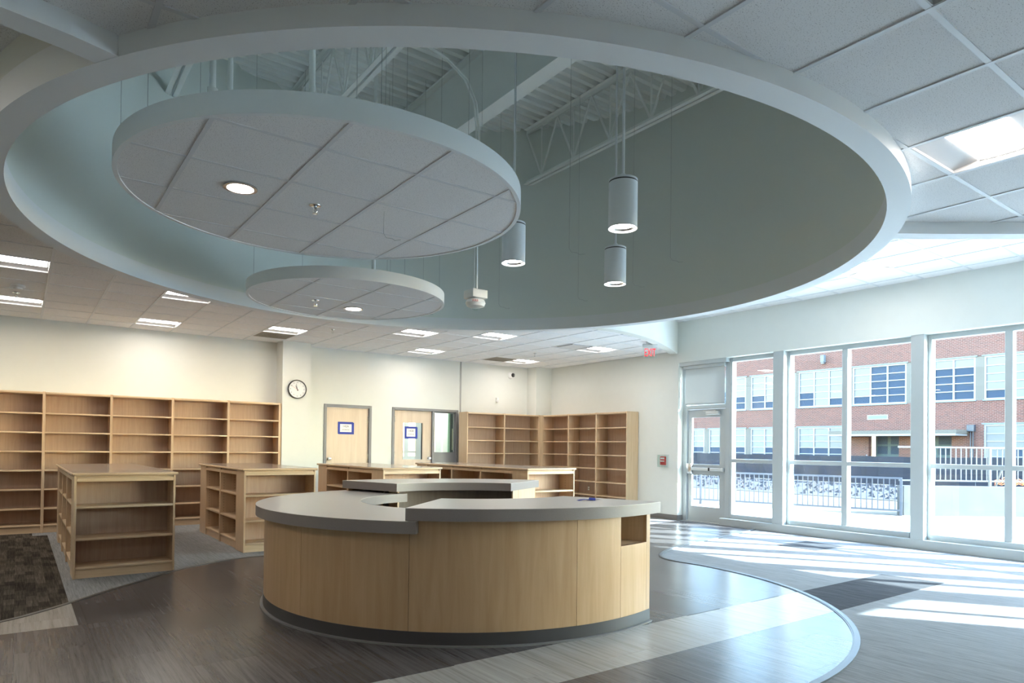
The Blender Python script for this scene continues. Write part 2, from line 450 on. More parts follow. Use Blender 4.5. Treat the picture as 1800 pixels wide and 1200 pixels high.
# dark carpet fields, laid in the light carpet
lw = [p for p in NORTH if p[0] <= 0.37]
dk = [(-6, YB1-0.36)]+lw+[(0.385, lw[-1][1]+0.02), (0.385, YB1-0.72), (0.2, YB1-0.72), (0.2, YB1-0.36)]
MB().prism(dk[::-1] if area(dk) < 0 else dk, 0.0, 0.003).build('dark_carpet', 'carpet_dark', fl)
rt_edge = [(CF[0]+math.sqrt(RF*RF-(y-CF[1])**2), y) for y in [BAND[0]+(BAND[1]-BAND[0])*i/6 for i in range(7)]]
MB().prism(rt_edge[::-1]+[(rt_edge[0][0]+0.01, BAND[0]), (8.09, BAND[0]), (8.0, BAND[1])], 0.0, 0.003).build('dark_carpet', 'carpet_patch', fl)
MB().prism([(9.1, 5.1), (9.9, 5.1), (9.9, 5.72), (9.1, 5.72)], 0.0, 0.003).build('dark_carpet', 'carpet_patch', fl)
# vinyl planks (grain along Y)
PWD, PLN = 0.4572, 0.9144
def planks():
    big = []
    i = 0; x = -3.2
    while x < 10.6:
        off = (i % 2)*PLN/2
        cuts = [BAND[0], BAND[1], 6.14]
        y = 0.5-off
        while y < 9.2:
            ys = sorted([y, y+PLN]+[c for c in cuts if y < c < y+PLN])
            for a, b in zip(ys, ys[1:]):
                xs = sorted([x, x+PWD]+([0.40] if x < 0.40 < x+PWD and a >= 6.13 else []))
                for xa, xb in zip(xs, xs[1:]):
                    po = clip_poly(VINYL, xa+0.0006, xb-0.0006, a+0.0006, b-0.0006)
                    if len(po) < 3 or abs(area(po)) < 0.004: continue
                    cx_, cy_ = (xa+xb)/2, (a+b)/2
                    lt = (BAND[0] <= cy_ <= BAND[1]) or (cx_ < 0.40 and cy_ > 6.14)
                    seen = (cx_-0)*0.592+(cy_)*0.806 > 2.2 and (-0.95 < ((cx_*0.806-cy_*0.592)/(cx_*0.592+cy_*0.806)) < 0.95)
                    yield po, lt, seen
            y += PLN
        x += PWD; i += 1
rest = MB(); restl = MB()
for po, lt, seen in planks():
    if area(po) < 0: po = po[::-1]
    if seen: MB().prism(po, 0.0, 0.004).build('vinyl_plank', 'vinyl_light' if lt else 'vinyl_dark', fl)
    else: (restl if lt else rest).prism(po, 0.0, 0.004)
if rest.v: tag(rest.build('vinyl_planks', 'vinyl_dark', fl), kind='stuff')
if restl.v: tag(restl.build('light_vinyl_planks', 'vinyl_light', fl), kind='stuff')
st = ribbon(NORTH[8:96], -0.02, 0.025, 0.0, 0.009).build('transition_strip', 'strip_rubber', fl, 40)
s2 = ribbon(SOUTH+ENTRY[1:], -0.040, 0.0, 0.0, 0.012).build('transition_strip', 'strip_cap', fl, 40)
ribbon(SOUTH+ENTRY[1:], -0.004, 0.012, 0.0, 0.009).build('transition_lip', 'strip_rubber', s2, 40)

# ------------------------------------------------------------------ walls
def struct(o, label, cat): return tag(o, label, cat, kind='structure')
struct(MB().box(XL-0.2, 3.97, YB1, YB1+0.3, 0, 4.3).build('wall_back', 'wall'), 'cream wall behind the long row of tall bookcases', 'wall')
# wall with the two inner doors (openings left free)
D1, D2 = (4.94, 5.965), (6.44, 8.09); DZ = 2.235
wb = MB().box(3.97, D1[0], YB2, YB2+0.2, 0, 4.3).box(D1[1], D2[0], YB2, YB2+0.2, 0, 4.3).box(D2[1], XW+0.3, YB2, YB2+0.2, 0, 4.3)
wb.box(D1[0], D1[1], YB2, YB2+0.2, DZ, 4.3).box(D2[0], D2[1], YB2, YB2+0.2, DZ, 4.3)
struct(wb.build('wall_doors', 'wall'), 'pale wall pierced by the two wooden inner doors', 'wall')
struct(MB().box(3.97, 4.50, 12.66, YB1+0.2, 0, 4.0).build('column', 'wall'), 'square white column carrying the round clock', 'column')
struct(MB().box(10.07, XW+0.05, 12.74, YB2+0.05, 0, 4.0).build('column', 'wall'), 'boxed white column in the corner above the bookcases', 'column')
struct(MB().box(8.135, 8.165, YB2-0.012, YB2, 0, ZL).build('trim_1', 'joint_strip'), 'thin grey joint cover strip running up beside the sidelight door', 'trim')
struct(MB().box(XW, XW+0.3, 8.80, YB2, 0, 4.3).build('wall_right', 'wall'), 'cream right wall holding the corner bookcases and alarm pull', 'wall')
struct(MB().box(XW, XW+0.38, YS-0.2, 8.80, 3.118, 4.3).build('wall_windows', 'wall'), 'pale wall band above the tall windows', 'wall')
struct(MB().box(XL-0.2, XL, YS-0.2, YB1, 0, 4.3).build('wall_left', 'wall'), 'cream wall closing the far left of the room', 'wall')
ws = MB().box(XL-0.2, 9.24, YS-0.2, YS, 0, 4.3).box(10.45, XW+0.38, YS-0.2, YS, 0, 4.3).box(9.24, 10.45, YS-0.2, YS, 3.12, 4.3)
struct(ws.build('wall_near', 'wall'), 'cream wall behind the viewer with a tall window', 'wall')
sw = thing('window_9', (9.7, YS-0.1, 0), 'tall window in the wall behind the viewer', 'window', kind='structure')
box('frame', 9.24, 9.29, YS-0.16, YS-0.06, 0, 3.12, 'frame_white', sw); box('frame', 10.38, 10.45, YS-0.16, YS-0.06, 0, 3.12, 'frame_white', sw)
box('mullion', 9.74, 9.80, YS-0.16, YS-0.06, 0, 3.12, 'frame_white', sw)
box('glass_pane', 9.29, 9.74, YS-0.115, YS-0.105, 0.0, 3.12, 'glass', sw); box('glass_pane', 9.80, 10.38, YS-0.115, YS-0.105, 0.0, 3.12, 'glass', sw)
# baseboards
def base(name, a, b, n, label):
    (x0, y0), (x1, y1) = a, b
    t = 0.012
    struct(MB().box(min(x0, x1, x0+n[0]*t), max(x0, x1, x0+n[0]*t), min(y0, y1, y0+n[1]*t), max(y0, y1, y0+n[1]*t), 0, 0.10).build(name, 'rubber_base'), label, 'baseboard')
base('baseboard_right', (XW, 8.80), (XW, 9.84), (-1, 0), 'grey rubber baseboard below the alarm pull')
base('baseboard_back', (4.50, YB2), (D1[0], YB2), (0, -1), 'grey rubber baseboard between column and first door')
base('baseboard_middle', (D1[1], YB2), (D2[0], YB2), (0, -1), 'grey rubber baseboard between the two inner doors')
base('baseboard_return', (XW, 8.80), (XW+0.16, 8.80), (0, -1), 'grey rubber baseboard on the sunlit return beside the glass door')

# drum above the opening, ring, bulkheads
struct(MB().arc(RC, RI+0.006, RI+0.10, ZRING+0.12, ZDECK+0.06, 0, 360, 160).build('wall_drum', 'drum', None, 30), 'grey green drum wall rising above the round ceiling opening', 'wall')
struct(MB().arc(RC, RI, RO, ZRING, ZRING+0.16, 0, 360, 192).build('trim_2', 'soffit', None, 30), 'white ring soffit around the round ceiling opening', 'trim')
struct(MB().arc(RC, RI+0.06, RO, ZRING+0.16, 4.1, 0, 360, 192).build('wall_ring', 'wall', None, 30), 'curved outer face of the ring above the soffit', 'wall')
BL = [(0.335, 3.372), (0.13, 3.305), (-0.08, 3.262), (-2.0, 2.90), (-6.0, 2.20)]
BR = [(5.318, 2.437), (5.62, 2.215), (6.13, 1.81), (7.2, 0.95), (8.6, -0.2), (10.55, -1.75)]
struct(ribbon(BL, -0.068, 0.068, ZRING+0.0015, 4.1).build('trim_3', 'soffit'), 'white bulkhead running left from the ring at the upper corner', 'trim')
struct(ribbon(BR, -0.065, 0.065, ZRING+0.0015, 4.1).build('trim_4', 'soffit'), 'white bulkhead running right from the ring towards the windows', 'trim')
SC = spline([(5.95, 7.40), (6.7, 7.62), (7.4, 7.70), (7.9, 7.70), (8.7, 7.90), (9.38, 8.20), (10.0, 8.52), (10.55, 8.83)], 6)
struct(ribbon(SC, -0.005, 0.16, 3.30, 4.1).build('trim_5', 'wall', None, 30), 'curved white fascia stepping up to the window side ceiling', 'trim')

# roof deck, and an unseen slab added to keep out sun and sky
nf = 46; dv = []; dfc = []; prof = []
y = RC[1]-3.55
while y < RC[1]+3.6:
    prof += [(y, ZDECK), (y+0.062, ZDECK), (y+0.088, ZDECK+0.06), (y+0.126, ZDECK+0.06)]; y += 0.152
for (py, pz) in prof: dv += [(RC[0]-3.6, py, pz), (RC[0]+3.6, py, pz)]
for i in range(len(prof)-1): dfc.append((2*i, 2*i+1, 2*i+3, 2*i+2))
struct(mob('ceiling_deck', dv, dfc, 'deck'), 'corrugated painted roof deck seen up through the opening', 'ceiling')
struct(MB().box(XL-0.3, XW+0.4, YS-0.3, YB2+0.3, ZDECK+0.10, ZDECK+0.35).build('ceiling_roof_block', 'wall'), 'unseen flat roof slab added over the room to block sun and sky', 'roof')
# roof side walls close the plenum
pl_ = MB().box(XL-0.3, XL-0.2, YS-0.3, YB2+0.3, 4.0, ZDECK+0.1).box(XW+0.3, XW+0.4, YS-0.3, YB2+0.3, 4.0, ZDECK+0.1)
pl_.box(XL-0.3, XW+0.4, YS-0.3, YS-0.2, 4.0, ZDECK+0.1).box(XL-0.3, XW+0.4, YB2+0.2, YB2+0.3, 4.0, ZDECK+0.1)
struct(pl_.build('wall_parapet', 'wall'), 'outer wall above the ceilings', 'wall')

# ------------------------------------------------------------------ suspended ceilings
RM = RI+0.07
def arcpts(a0, a1, n): return [(RC[0]+RM*math.cos(R_(a0+(a1-a0)*i/n)), RC[1]+RM*math.sin(R_(a0+(a1-a0)*i/n))) for i in range(n+1)]
def ang(p): return math.degrees(math.atan2(p[1]-RC[1], p[0]-RC[0]))
aL, aR, aS = ang(BL[0]), ang(BR[0]), ang(SC[0])
POLY_N = arcpts(aL, aR, 60)+BR[1:]+[(XW, YS), (XL, YS)]+BL[::-1][:-1]
SCm = offset(SC, 0.08)
POLY_L = arcpts(aL+360, aS, 90)+SCm[1:]+[(XW, YB2), (3.97, YB2), (3.97, YB1), (XL, YB1)]+BL[::-1][:-1]
POLY_R = arcpts(aS, aR, 60)+BR[1:]+[(XW, 8.80)]+offset(SC, 0.03)[::-1][1:-1]
def ceiling(name, poly, z, gx, gy, sp, label, holes, seen):
    root = thing(name, (0, 0, z), label, 'ceiling', kind='structure')
    if area(poly) < 0: poly = poly[::-1]
    xs = [p[0] for p in poly]; ys = [p[1] for p in poly]
    i0 = math.floor((min(xs)-gx)/sp); i1 = math.ceil((max(xs)-gx)/sp)
    j0 = math.floor((min(ys)-gy)/sp); j1 = math.ceil((max(ys)-gy)/sp)
    rest = MB(); full = None
    zt = z+0.0045
    for i in range(i0, i1):
        for j in range(j0, j1):
            x0, y0 = gx+i*sp, gy+j*sp
            c = (x0+sp/2, y0+sp/2)
            if any(abs(c[0]-h[0]) < sp*0.5 and abs(c[1]-h[1]) < sp*0.5 for h in holes): continue
            e = 0.004
            po = clip_poly(poly, x0+e, x0+sp-e, y0+e, y0+sp-e)
            if len(po) < 3 or abs(area(po)) < 0.003: continue
            if area(po) < 0: po = po[::-1]
            if not seen(c): rest.prism(po, zt, zt+0.016); continue
            if len(po) == 4 and abs(area(po)-(sp-2*e)**2) < 1e-5:
                if full is None:
                    o = MB().prism(po, zt, zt+0.016).build('ceiling_tile', 'tile', root); full = o.data
                else: link('ceiling_tile', full, (c[0], c[1], zt), root)
            else: MB().prism(po, zt, zt+0.016).build('ceiling_tile', 'tile', root)
    if rest.v: tag(rest.build('ceiling_tiles', 'tile', root), kind='stuff')
    w = 0.0125
    for i in range(i0, i1+1):
        x = gx+i*sp
        for a, b in scan(poly, 0, x+1e-4):
            MB().box(x-w, x+w, a, b, z-0.002, z+0.010).build('grid_runner', 'grid', root)
    for j in range(j0, j1+1):
        y = gy+j*sp
        for a, b in scan(poly, 1, y+1e-4):
            MB().box(a, b, y-w, y+w, z-0.001, z+0.009).build('grid_tee', 'grid', root)
    return root
GX_L, GY_L, SP_L = 0.27, 0.17, 0.615      # rows at 8.78, 9.395, 10.01 ...
GX_N, GY_N, SP_N = 2.24, 1.754, 0.606
GX_R, GY_R, SP_R = 10.245, 4.318, 0.620
def cell(gx, gy, sp, x, y): return (gx+(math.floor((x-gx)/sp)+0.5)*sp, gy+(math.floor((y-gy)/sp)+0.5)*sp)
LT = [((0.0, 9.05), 'lit square troffer lamp in the left ceiling, nearest the ring edge'),
      ((0.0, 11.6), 'lit square troffer lamp at the far left above the tall bookcases'),
      ((1.78, 9.7), 'lit square troffer lamp half hidden by the ring on the left'),
      ((1.78, 12.2), 'lit square troffer lamp washing the cream wall above the bookcases'),
      ((3.65, 11.55), 'lit square troffer lamp just in front of the clock column'),
      ((5.5, 10.3), 'lit square troffer lamp right below the small cloud panel'),
      ((6.7, 9.7), 'lit square troffer lamp below the drum, between the other ceiling lamps'),
      ((6.7, 12.2), 'lit square troffer lamp above the second inner door'),
      ((9.2, 12.2), 'lit square troffer lamp in the far corner above the bookcases'),
      ((9.15, 9.7), 'lit square troffer lamp nearest the exit sign'),
      ((-1.5, 4.7), 'lit square troffer lamp near the upper left corner outside the picture'),
      ((-2.5, 6.6), 'lit square troffer lamp outside the picture on the left'),
      ((-2.5, 9.05), 'lit square troffer lamp far left outside the picture'),
      ((-2.5, 11.6), 'lit square troffer lamp beyond the left edge by the bookcases')]
LG = [((3.65, 12.2), 'tan return air grille beside the clock column lamp'), ((8.6, 12.2), 'grey return air grille in the far corner of the ceiling')]
LD = [((8.6, 9.7), 'square white supply air diffuser near the exit sign')]
hl = [cell(GX_L, GY_L, SP_L, *p[0]) for p in LT+LG+LD]
ceiling('ceiling', POLY_L, ZL, GX_L, GY_L, SP_L, 'white acoustic tile ceiling over the bookcases and doors', hl, lambda c: c[0] > -0.9 and c[1] > 3.4)
NT = [((4.3, 1.45), 'lit square troffer lamp at the right edge above the bulkhead', True), ((2.5, 0.85), 'unlit grey troffer at the top edge of the picture', False),
      ((-1.2, 1.2), 'lit square troffer lamp behind the viewer on the left', True), ((6.2, -0.8), 'lit square troffer lamp behind the viewer on the right', True)]
hn = [cell(GX_N, GY_N, SP_N, *p[0]) for p in NT]
ceiling('ceiling', POLY_N, ZN, GX_N, GY_N, SP_N, 'speckled acoustic tile ceiling overhead in front of the ring', hn, lambda c: c[0]*0.592+c[1]*0.806 > 1.4 and c[0] > -0.8 and c[1] > 0)
RT = [((9.3, 4.6), 'lit square troffer lamp in the high ceiling beside the windows'), ((9.3, 1.0), 'lit square troffer lamp in the high ceiling beyond the right edge')]
hr = [cell(GX_R, GY_R, SP_R, *p[0]) for p in RT]
ceiling('ceiling', POLY_R, ZR, GX_R, GY_R, SP_R, 'higher white tile ceiling along the windows', hr, lambda c: c[1] > 1.2)

# ------------------------------------------------------------------ ceiling fixtures
def troffer(c, z, sp, label, lit=True, wing='X'):
    t = thing('troffer', (c[0], c[1], z), label, 'ceiling lamp', 'square ceiling troffers')
    h = sp/2-0.006
    # pan: end frames and two curved wings either side of the lens, lens runs along X
    x0, x1 = c[0]-h, c[0]+h; yc = c[1]; lw_ = 0.145
    fr = MB()
    fr.box(x0, x1, yc-h, yc-h+0.012, z, z+0.02).box(x0, x1, yc+h-0.012, yc+h, z, z+0.02).box(x0, x0+0.012, yc-h, yc+h, z, z+0.064).box(x1-0.012, x1, yc-h, yc+h, z, z+0.064)
    fr.build('frame', 'pan', t)
    for s in (-1, 1):
        v = []; f = []; n = 8
        for i in range(n+1):
            u = i/n; yy = yc+s*(lw_+(h-lw_)*u); zz = z+0.012+0.024*math.sin(PI*(1-u)*0.5)
            v += [(x0+0.006, yy, zz), (x1-0.006, yy, zz)]
        for i in range(n): f.append((2*i, 2*i+1, 2*i+3, 2*i+2))
        mob('reflector', v, f, 'reflector', t, 60)
    v = []; f = []; n = 10; xa, xb = x0+0.03, x1-0.03
    for i in range(n+1):
        u = -1+2*i/n; yy = yc+lw_*u; zz = z+0.036-0.009*math.sqrt(max(0, 1-0.92*u*u))
        v += [(xa, yy, zz), (xb, yy, zz)]
    for i in range(n): f.append((2*i, 2*i+1, 2*i+3, 2*i+2))
    f += [tuple(2*i for i in range(n+1)), tuple(2*i+1 for i in range(n, -1, -1))]
    mob('lens', v, f, 'lamp' if lit else 'lamp_off', t, 50)
    for ea, eb_ in ((x0+0.002, xa), (xb, x1-0.002)):
        ev = [(xx, yc+lw_*(-1+2*i/10), z+0.036-0.012*math.sqrt(max(0, 1-0.9*(-1+2*i/10)**2))) for xx in (ea, eb_) for i in range(11)]
        ef = [(i, i+1, i+12, i+11) for i in range(10)]+[tuple(range(11)), tuple(range(21, 10, -1))]
        mob('end_cap', ev, ef, 'pan', t, 50)
    MB().box(x0, x1, yc-h, yc+h, z+0.064, z+0.07).build('housing', 'pan', t)
    return t
for p, lab in LT: troffer(cell(GX_L, GY_L, SP_L, *p), ZL, SP_L, lab)
for p, lab, lit in NT: troffer(cell(GX_N, GY_N, SP_N, *p), ZN, SP_N, lab, lit)
for p, lab in RT: troffer(cell(GX_R, GY_R, SP_R, *p), ZR, SP_R, lab)
for p, lab in LG:
    c = cell(GX_L, GY_L, SP_L, *p); h = SP_L/2-0.008
    t = thing('air_grille', (c[0], c[1], ZL), lab, 'vent')
    MB().box(c[0]-h, c[0]+h, c[1]-h, c[1]+h, ZL+0.03, ZL+0.036).build('backing', 'dark', t)
    MB().box(c[0]-h, c[0]+h, c[1]-h, c[1]-h+0.025, ZL, ZL+0.02).box(c[0]-h, c[0]+h, c[1]+h-0.025, c[1]+h, ZL, ZL+0.02).box(c[0]-h, c[0]-h+0.025, c[1]-h, c[1]+h, ZL, ZL+0.02).box(c[0]+h-0.025, c[0]+h, c[1]-h, c[1]+h, ZL, ZL+0.02).build('frame', 'grille', t)
    for k in range(14):
        x = c[0]-h+0.04+k*(2*h-0.08)/13
        MB().box(x-0.013, x+0.013, c[1]-h+0.02, c[1]+h-0.02, ZL+0.004, ZL+0.016).build('slat', 'grille', t)
for p, lab in LD:
    c = cell(GX_L, GY_L, SP_L, *p); h = SP_L/2-0.008
    t = thing('air_diffuser', (c[0], c[1], ZL), lab, 'vent')
    MB().box(c[0]-h, c[0]+h, c[1]-h, c[1]+h, ZL+0.06, ZL+0.066).build('backing', 'dark', t)
    MB().box(c[0]-h, c[0]+h, c[1]-h, c[1]-h+0.03, ZL, ZL+0.03).box(c[0]-h, c[0]+h, c[1]+h-0.03, c[1]+h, ZL, ZL+0.03).box(c[0]-h, c[0]-h+0.03, c[1]-h, c[1]+h, ZL, ZL+0.03).box(c[0]+h-0.03, c[0]+h, c[1]-h, c[1]+h, ZL, ZL+0.03).build('frame', 'pan', t)
    box('face_plate', c[0]-h+0.075, c[0]+h-0.075, c[1]-h+0.075, c[1]+h-0.075, ZL-0.004, ZL+0.01, 'pan', t)
def sprinkler(x, y, z, label):
    t = thing('fire_sprinkler', (x, y, z), label, 'sprinkler', 'ceiling sprinkler heads')
    MB().lathe((x, y, z), [(0.042, 0), (0.04, -0.006), (0.018, -0.010)], 20).build('escutcheon', 'chrome', t, 30)
    MB().lathe((x, y, z), [(0.010, -0.008), (0.010, -0.025), (0.006, -0.028)], 10).build('body', 'chrome', t, 30)
    MB().tube([(x-0.008, y, z-0.022), (x-0.016, y, z-0.04), (x-0.003, y, z-0.060)], 0.0035, 6).tube([(x+0.008, y, z-0.022), (x+0.016, y, z-0.04), (x+0.003, y, z-0.060)], 0.0035, 6).build('frame_arms', 'chrome', t)
    MB().lathe((x, y, z), [(0.020, -0.060), (0.020, -0.063)], 16).build('deflector', 'chrome', t)
for x, y, lab in [(-0.046, 10.88, 'chrome sprinkler head beside the far left lamp'), (4.225, 10.87, 'chrome sprinkler head to the right of the clock lamp'), (8.567, 10.9, 'chrome sprinkler head in the ceiling near the corner bookcases')]:
    sprinkler(x, y, ZL, lab)
t = thing('smoke_detector', (-0.023, 10.35, ZL), 'round white smoke detector between the two far left lamps', 'detector')
MB().lathe((-0.023, 10.35, ZL), [(0.075, 0), (0.075, -0.018), (0.06, -0.03)], 28).build('base', 'white', t, 30)
MB().lathe((-0.023, 10.35, ZL), [(0.05, -0.03), (0.048, -0.05), (0.03, -0.056), (0.0, -0.057)], 24).build('sensor_cap', 'white', t, 30)

# suspended round clouds
def cloud(c, r, z, rim, gx, gy, light, spk, label, wires, lab_s):
    t = thing('ceiling_cloud', (c[0], c[1], z), label, 'ceiling panel')
    MB().arc(c, r-0.028, r, z, z+rim, 0, 360, 128).build('rim', 'soffit', t, 30)
    MB().arc(c, 0.0, r-0.029, z+0.03, z+0.05, 0, 360, 96).build('backing', 'tile', t)
    poly = [(c[0]+(r-0.027)*math.cos(2*PI*k/128), c[1]+(r-0.027)*math.sin(2*PI*k/128)) for k in range(128)]
    sp = 0.61
    for i in range(-4, 5):
        for j in range(-4, 5):
            po = clip_poly(poly, gx+i*sp+0.004, gx+(i+1)*sp-0.004, gy+j*sp+0.004, gy+(j+1)*sp-0.004)
            if len(po) < 3 or abs(area(po)) < 0.002: continue
            MB().prism(po, z+0.0065, z+0.022).build('ceiling_tile', 'tile', t)
    for i in range(-4, 5):
        for a, b in scan(poly, 0, gx+i*sp+1e-4): MB().box(gx+i*sp-0.0125, gx+i*sp+0.0125, a, b, z+0.002, z+0.012).build('grid_runner', 'grid', t)
        for a, b in scan(poly, 1, gy+i*sp+1e-4): MB().box(a, b, gy+i*sp-0.0125, gy+i*sp+0.0125, z+0.003, z+0.012).build('grid_tee', 'grid', t)
    for k, a in enumerate(wires):
        p = (c[0]+(r-0.04)*math.cos(R_(a)), c[1]+(r-0.04)*math.sin(R_(a)))
        MB().tube([(p[0], p[1], z+rim-0.02), (p[0], p[1], ZDECK)], 0.0017, 5).build('hanger_wire', 'wire', t)
    d = thing('downlight', (light[0], light[1], z), lab_s[0], 'downlight', 'round downlights')
    MB().arc(light, 0.085, 0.107, z-0.004, z+0.012, 0, 360, 40).build('trim_ring', 'steel', d, 30)
    MB().lathe((light[0], light[1], z), [(0.085, 0.004), (0.0, 0.0065)], 36, cap=False).build('lens', 'lamp_spot', d)
    sprinkler(spk[0], spk[1], z+0.008, lab_s[1])
    return t
def k(z): return (z-1.41)/(3.3-1.41)
Z1, Z2 = 3.126, 2.957
cloud((1.80, 4.68), 1.364, Z1, 0.125, 1.556*k(Z1), 4.855*k(Z1), (1.18, 4.72), (1.70, 4.74), 'large round suspended ceiling cloud with white rim', (-160, 170, 120, 60, 10, -40, -100), ('bright round downlight set in the large ceiling cloud', 'chrome sprinkler head under the large ceiling cloud'))
cloud((2.855, 6.90), 1.03, Z2, 0.115, 3.515*k(Z2), 8.455*k(Z2), (3.05, 7.22), (2.56, 7.08), 'small round suspended ceiling cloud below the large one', (150, 100, 40, -20, -80), ('bright round downlight set in the small ceiling cloud', 'chrome sprinkler head under the small ceiling cloud'))

# pendant cylinders
def pendant(x, y, zb, label, r=0.107, h=0.37):
    t = thing('pendant_lamp', (x, y, zb), label, 'pendant lamp', 'white cylinder pendants')
    MB().lathe((x, y, zb), [(r*0.86, 0.012), (r, 0.0), (r, h-0.03), (r*0.985, h-0.03)], 48, cap=False).build('cylinder', 'soffit', t, 40)
    MB().lathe((x, y, zb), [(r*0.99, h-0.031), (r*0.965, h-0.029), (r*0.965, h-0.021), (r*0.99, h-0.019)], 40).build('shadow_gap', 'dark', t)
    MB().lathe((x, y, zb), [(r, h-0.02), (r, h-0.006), (r*0.9, h)], 48).build('cap', 'soffit', t, 40)
    MB().lathe((x, y, zb), [(r*0.86, 0.012), (r*0.80, 0.028)], 40, cap=False).build('reflector', 'chrome', t, 40)
    MB().lathe((x, y, zb), [(r*0.80, 0.028), (0.0, 0.029)], 40, cap=False).build('lens', 'lamp_spot', t)
    MB().lathe((x, y, zb), [(0.022, h), (0.022, h+0.035), (0.010, h+0.045)], 16).build('hub', 'soffit', t, 40)
    MB().tube([(x, y, zb+h), (x, y, ZDECK)], 0.0105, 10).build('stem', 'soffit', t, 60)
    MB().lathe((x, y, ZDECK), [(0.06, -0.03), (0.06, 0.0)], 20).build('canopy', 'soffit', t, 40)
pendant(3.61, 3.55, 3.045, 'nearest white cylinder pendant lamp at the right of the opening')
pendant(4.78, 4.80, 3.045, 'lowest white cylinder pendant lamp hanging below the nearest one')
pendant(3.60, 4.91, 3.075, 'white cylinder pendant lamp partly behind the large ceiling cloud')

# fire alarm strobe on its conduit
fx, fy, fz = 3.60, 5.53, 2.74
t = thing('fire_alarm', (fx, fy, fz), 'white fire alarm strobe hanging from a conduit drop', 'alarm')
MB().lathe((fx, fy, fz), [(0.0, 0.0), (0.022, 0.006), (0.034, 0.02), (0.04, 0.035)], 24).build('strobe_lens', 'glass_indoor', t, 40)
MB().lathe((fx, fy, fz), [(0.04, 0.03), (0.085, 0.045), (0.098, 0.075), (0.09, 0.10), (0.075, 0.11)], 32).build('dome', 'white', t, 40)
box('back_box', fx-0.085, fx+0.085, fy-0.085, fy+0.085, fz+0.12, fz+0.20, 'white', t, 0.004)
text('lettering', 'FIRE', 0.032, 'red', t, (fx-0.058, fy-0.0865, fz+0.082), (R_(78), 0, R_(-36)), 0.0004)
for dx, dy in ((-0.018, 0.0), (0.018, 0.006), (0.0, -0.016)):
    MB().tube([(fx+dx, fy+dy, fz+0.20), (fx+dx, fy+dy, 4.55), (fx+dx-0.03, fy+dy, 4.78), (fx+dx-0.14, fy+dy, 4.97), (fx+dx-0.36, fy+dy, 5.10), (2.80+dx, fy+dy, 5.20)], 0.009, 8).build('conduit', 'steel_paint', t, 60)

# roof framing
def joist(x, label):
    t = thing('roof_joist', (x, RC[1], 5.08), label, 'joist', 'open web roof joists')
    L = math.sqrt(max(0.1, (RI+0.004)**2-(x-RC[0])**2)); y0, y1 = RC[1]-L, RC[1]+L
    for zz, nm in ((5.08, 'bottom_chord'), (5.79, 'top_chord')):
        ch = MB()
        for s in (-1, 1):
            ch.box(x+s*0.012, x+s*0.062, y0, y1, zz+(0 if zz < 5.5 else 0.052), zz+(0.006 if zz < 5.5 else 0.058))
            ch.box(x+s*0.009, x+s*0.015, y0, y1, zz, zz+0.058)
        ch.build(nm, 'steel_paint', t)
    n = max(2, int((y1-y0)/0.62)); st_ = (y1-y0)/n
    for i in range(n):
        a = y0+i*st_; mid = a+st_/2
        MB().tube([(x, a, 5.80), (x, mid, 5.12)], 0.014, 6).build('web_bar', 'steel_paint', t)
        MB().tube([(x, mid, 5.12), (x, a+st_, 5.80)], 0.014, 6).build('web_bar', 'steel_paint', t)
        MB().tube([(x, mid, 5.12), (x, mid, 5.80)], 0.010, 6).build('web_post', 'steel_paint', t)
for x, lab in ((1.25, 'open web roof joist farthest left in the opening'), (2.75, 'open web roof joist above the large cloud, left of the beam'), (5.70, 'open web roof joist against the grey drum wall')):
    joist(x, lab)
L = math.sqrt(RI**2-(4.13-RC[0])**2)
t = thing('roof_beam', (4.13, RC[1], 5.08), 'deep painted steel beam spanning the round opening', 'beam')
box('bottom_flange', 4.04, 4.22, RC[1]-L, RC[1]+L, 5.08, 5.10, 'steel_paint', t)
box('web', 4.123, 4.137, RC[1]-L, RC[1]+L, 5.10, 5.82, 'steel_paint', t)
box('top_flange', 4.04, 4.22, RC[1]-L, RC[1]+L, 5.82, 5.845, 'steel_paint', t)
t = thing('beam_clamp', (4.13, 3.34, 5.06), 'small beam clamp on the lower flange of the steel beam', 'clamp')
MB().tube([(4.02, 3.36, 5.07), (4.24, 3.36, 5.07)], 0.008, 6).build('rod', 'steel', t)
for s in (-1, 1): box('jaw', 4.13+s*0.10-0.012, 4.13+s*0.10+0.012, 3.33, 3.39, 5.06, 5.13, 'steel', t)
# sprinkler and drain pipes, cross struts in the opening
def pipe(name, pts, r, label, mat='steel_paint', extra=None):
    t = thing(name, pts[0], label, 'pipe')
    MB().tube(pts, r, 12).build('pipe_run', mat, t, 60)
    for p in (extra or []): MB().lathe(p, [(r*1.5, -0.03), (r*1.5, 0.03)], 12).build('coupling', mat, t, 40)
sd_ = thing('sprinkler_drop', (3.12, 6.85, Z2+0.12), 'grey sprinkler pipe and bent hose dropping to the small cloud', 'pipe')
MB().tube([(3.12, 6.85, Z2+0.17), (3.12, 6.85, ZDECK)], 0.021, 12).build('pipe_run', 'steel_paint', sd_, 60)
MB().lathe((3.12, 6.85, Z2+0.20), [(0.032, -0.03), (0.032, 0.03)], 12).build('coupling', 'steel_paint', sd_, 40)
MB().tube([(3.12, 6.85, Z2+0.20), (3.0, 6.93, Z2+0.205), (2.88, 7.02, Z2+0.205), (2.76, 7.10, Z2+0.18), (2.70, 7.14, Z2+0.125)], 0.020, 12).build('flexible_hose', 'steel_paint', sd_, 60)
pipe('sprinkler_drop', [(1.72, 4.9, Z1+0.04), (1.72, 4.9, ZDECK)], 0.024, 'thick painted sprinkler pipe dropping to the large cloud', 'steel_paint')
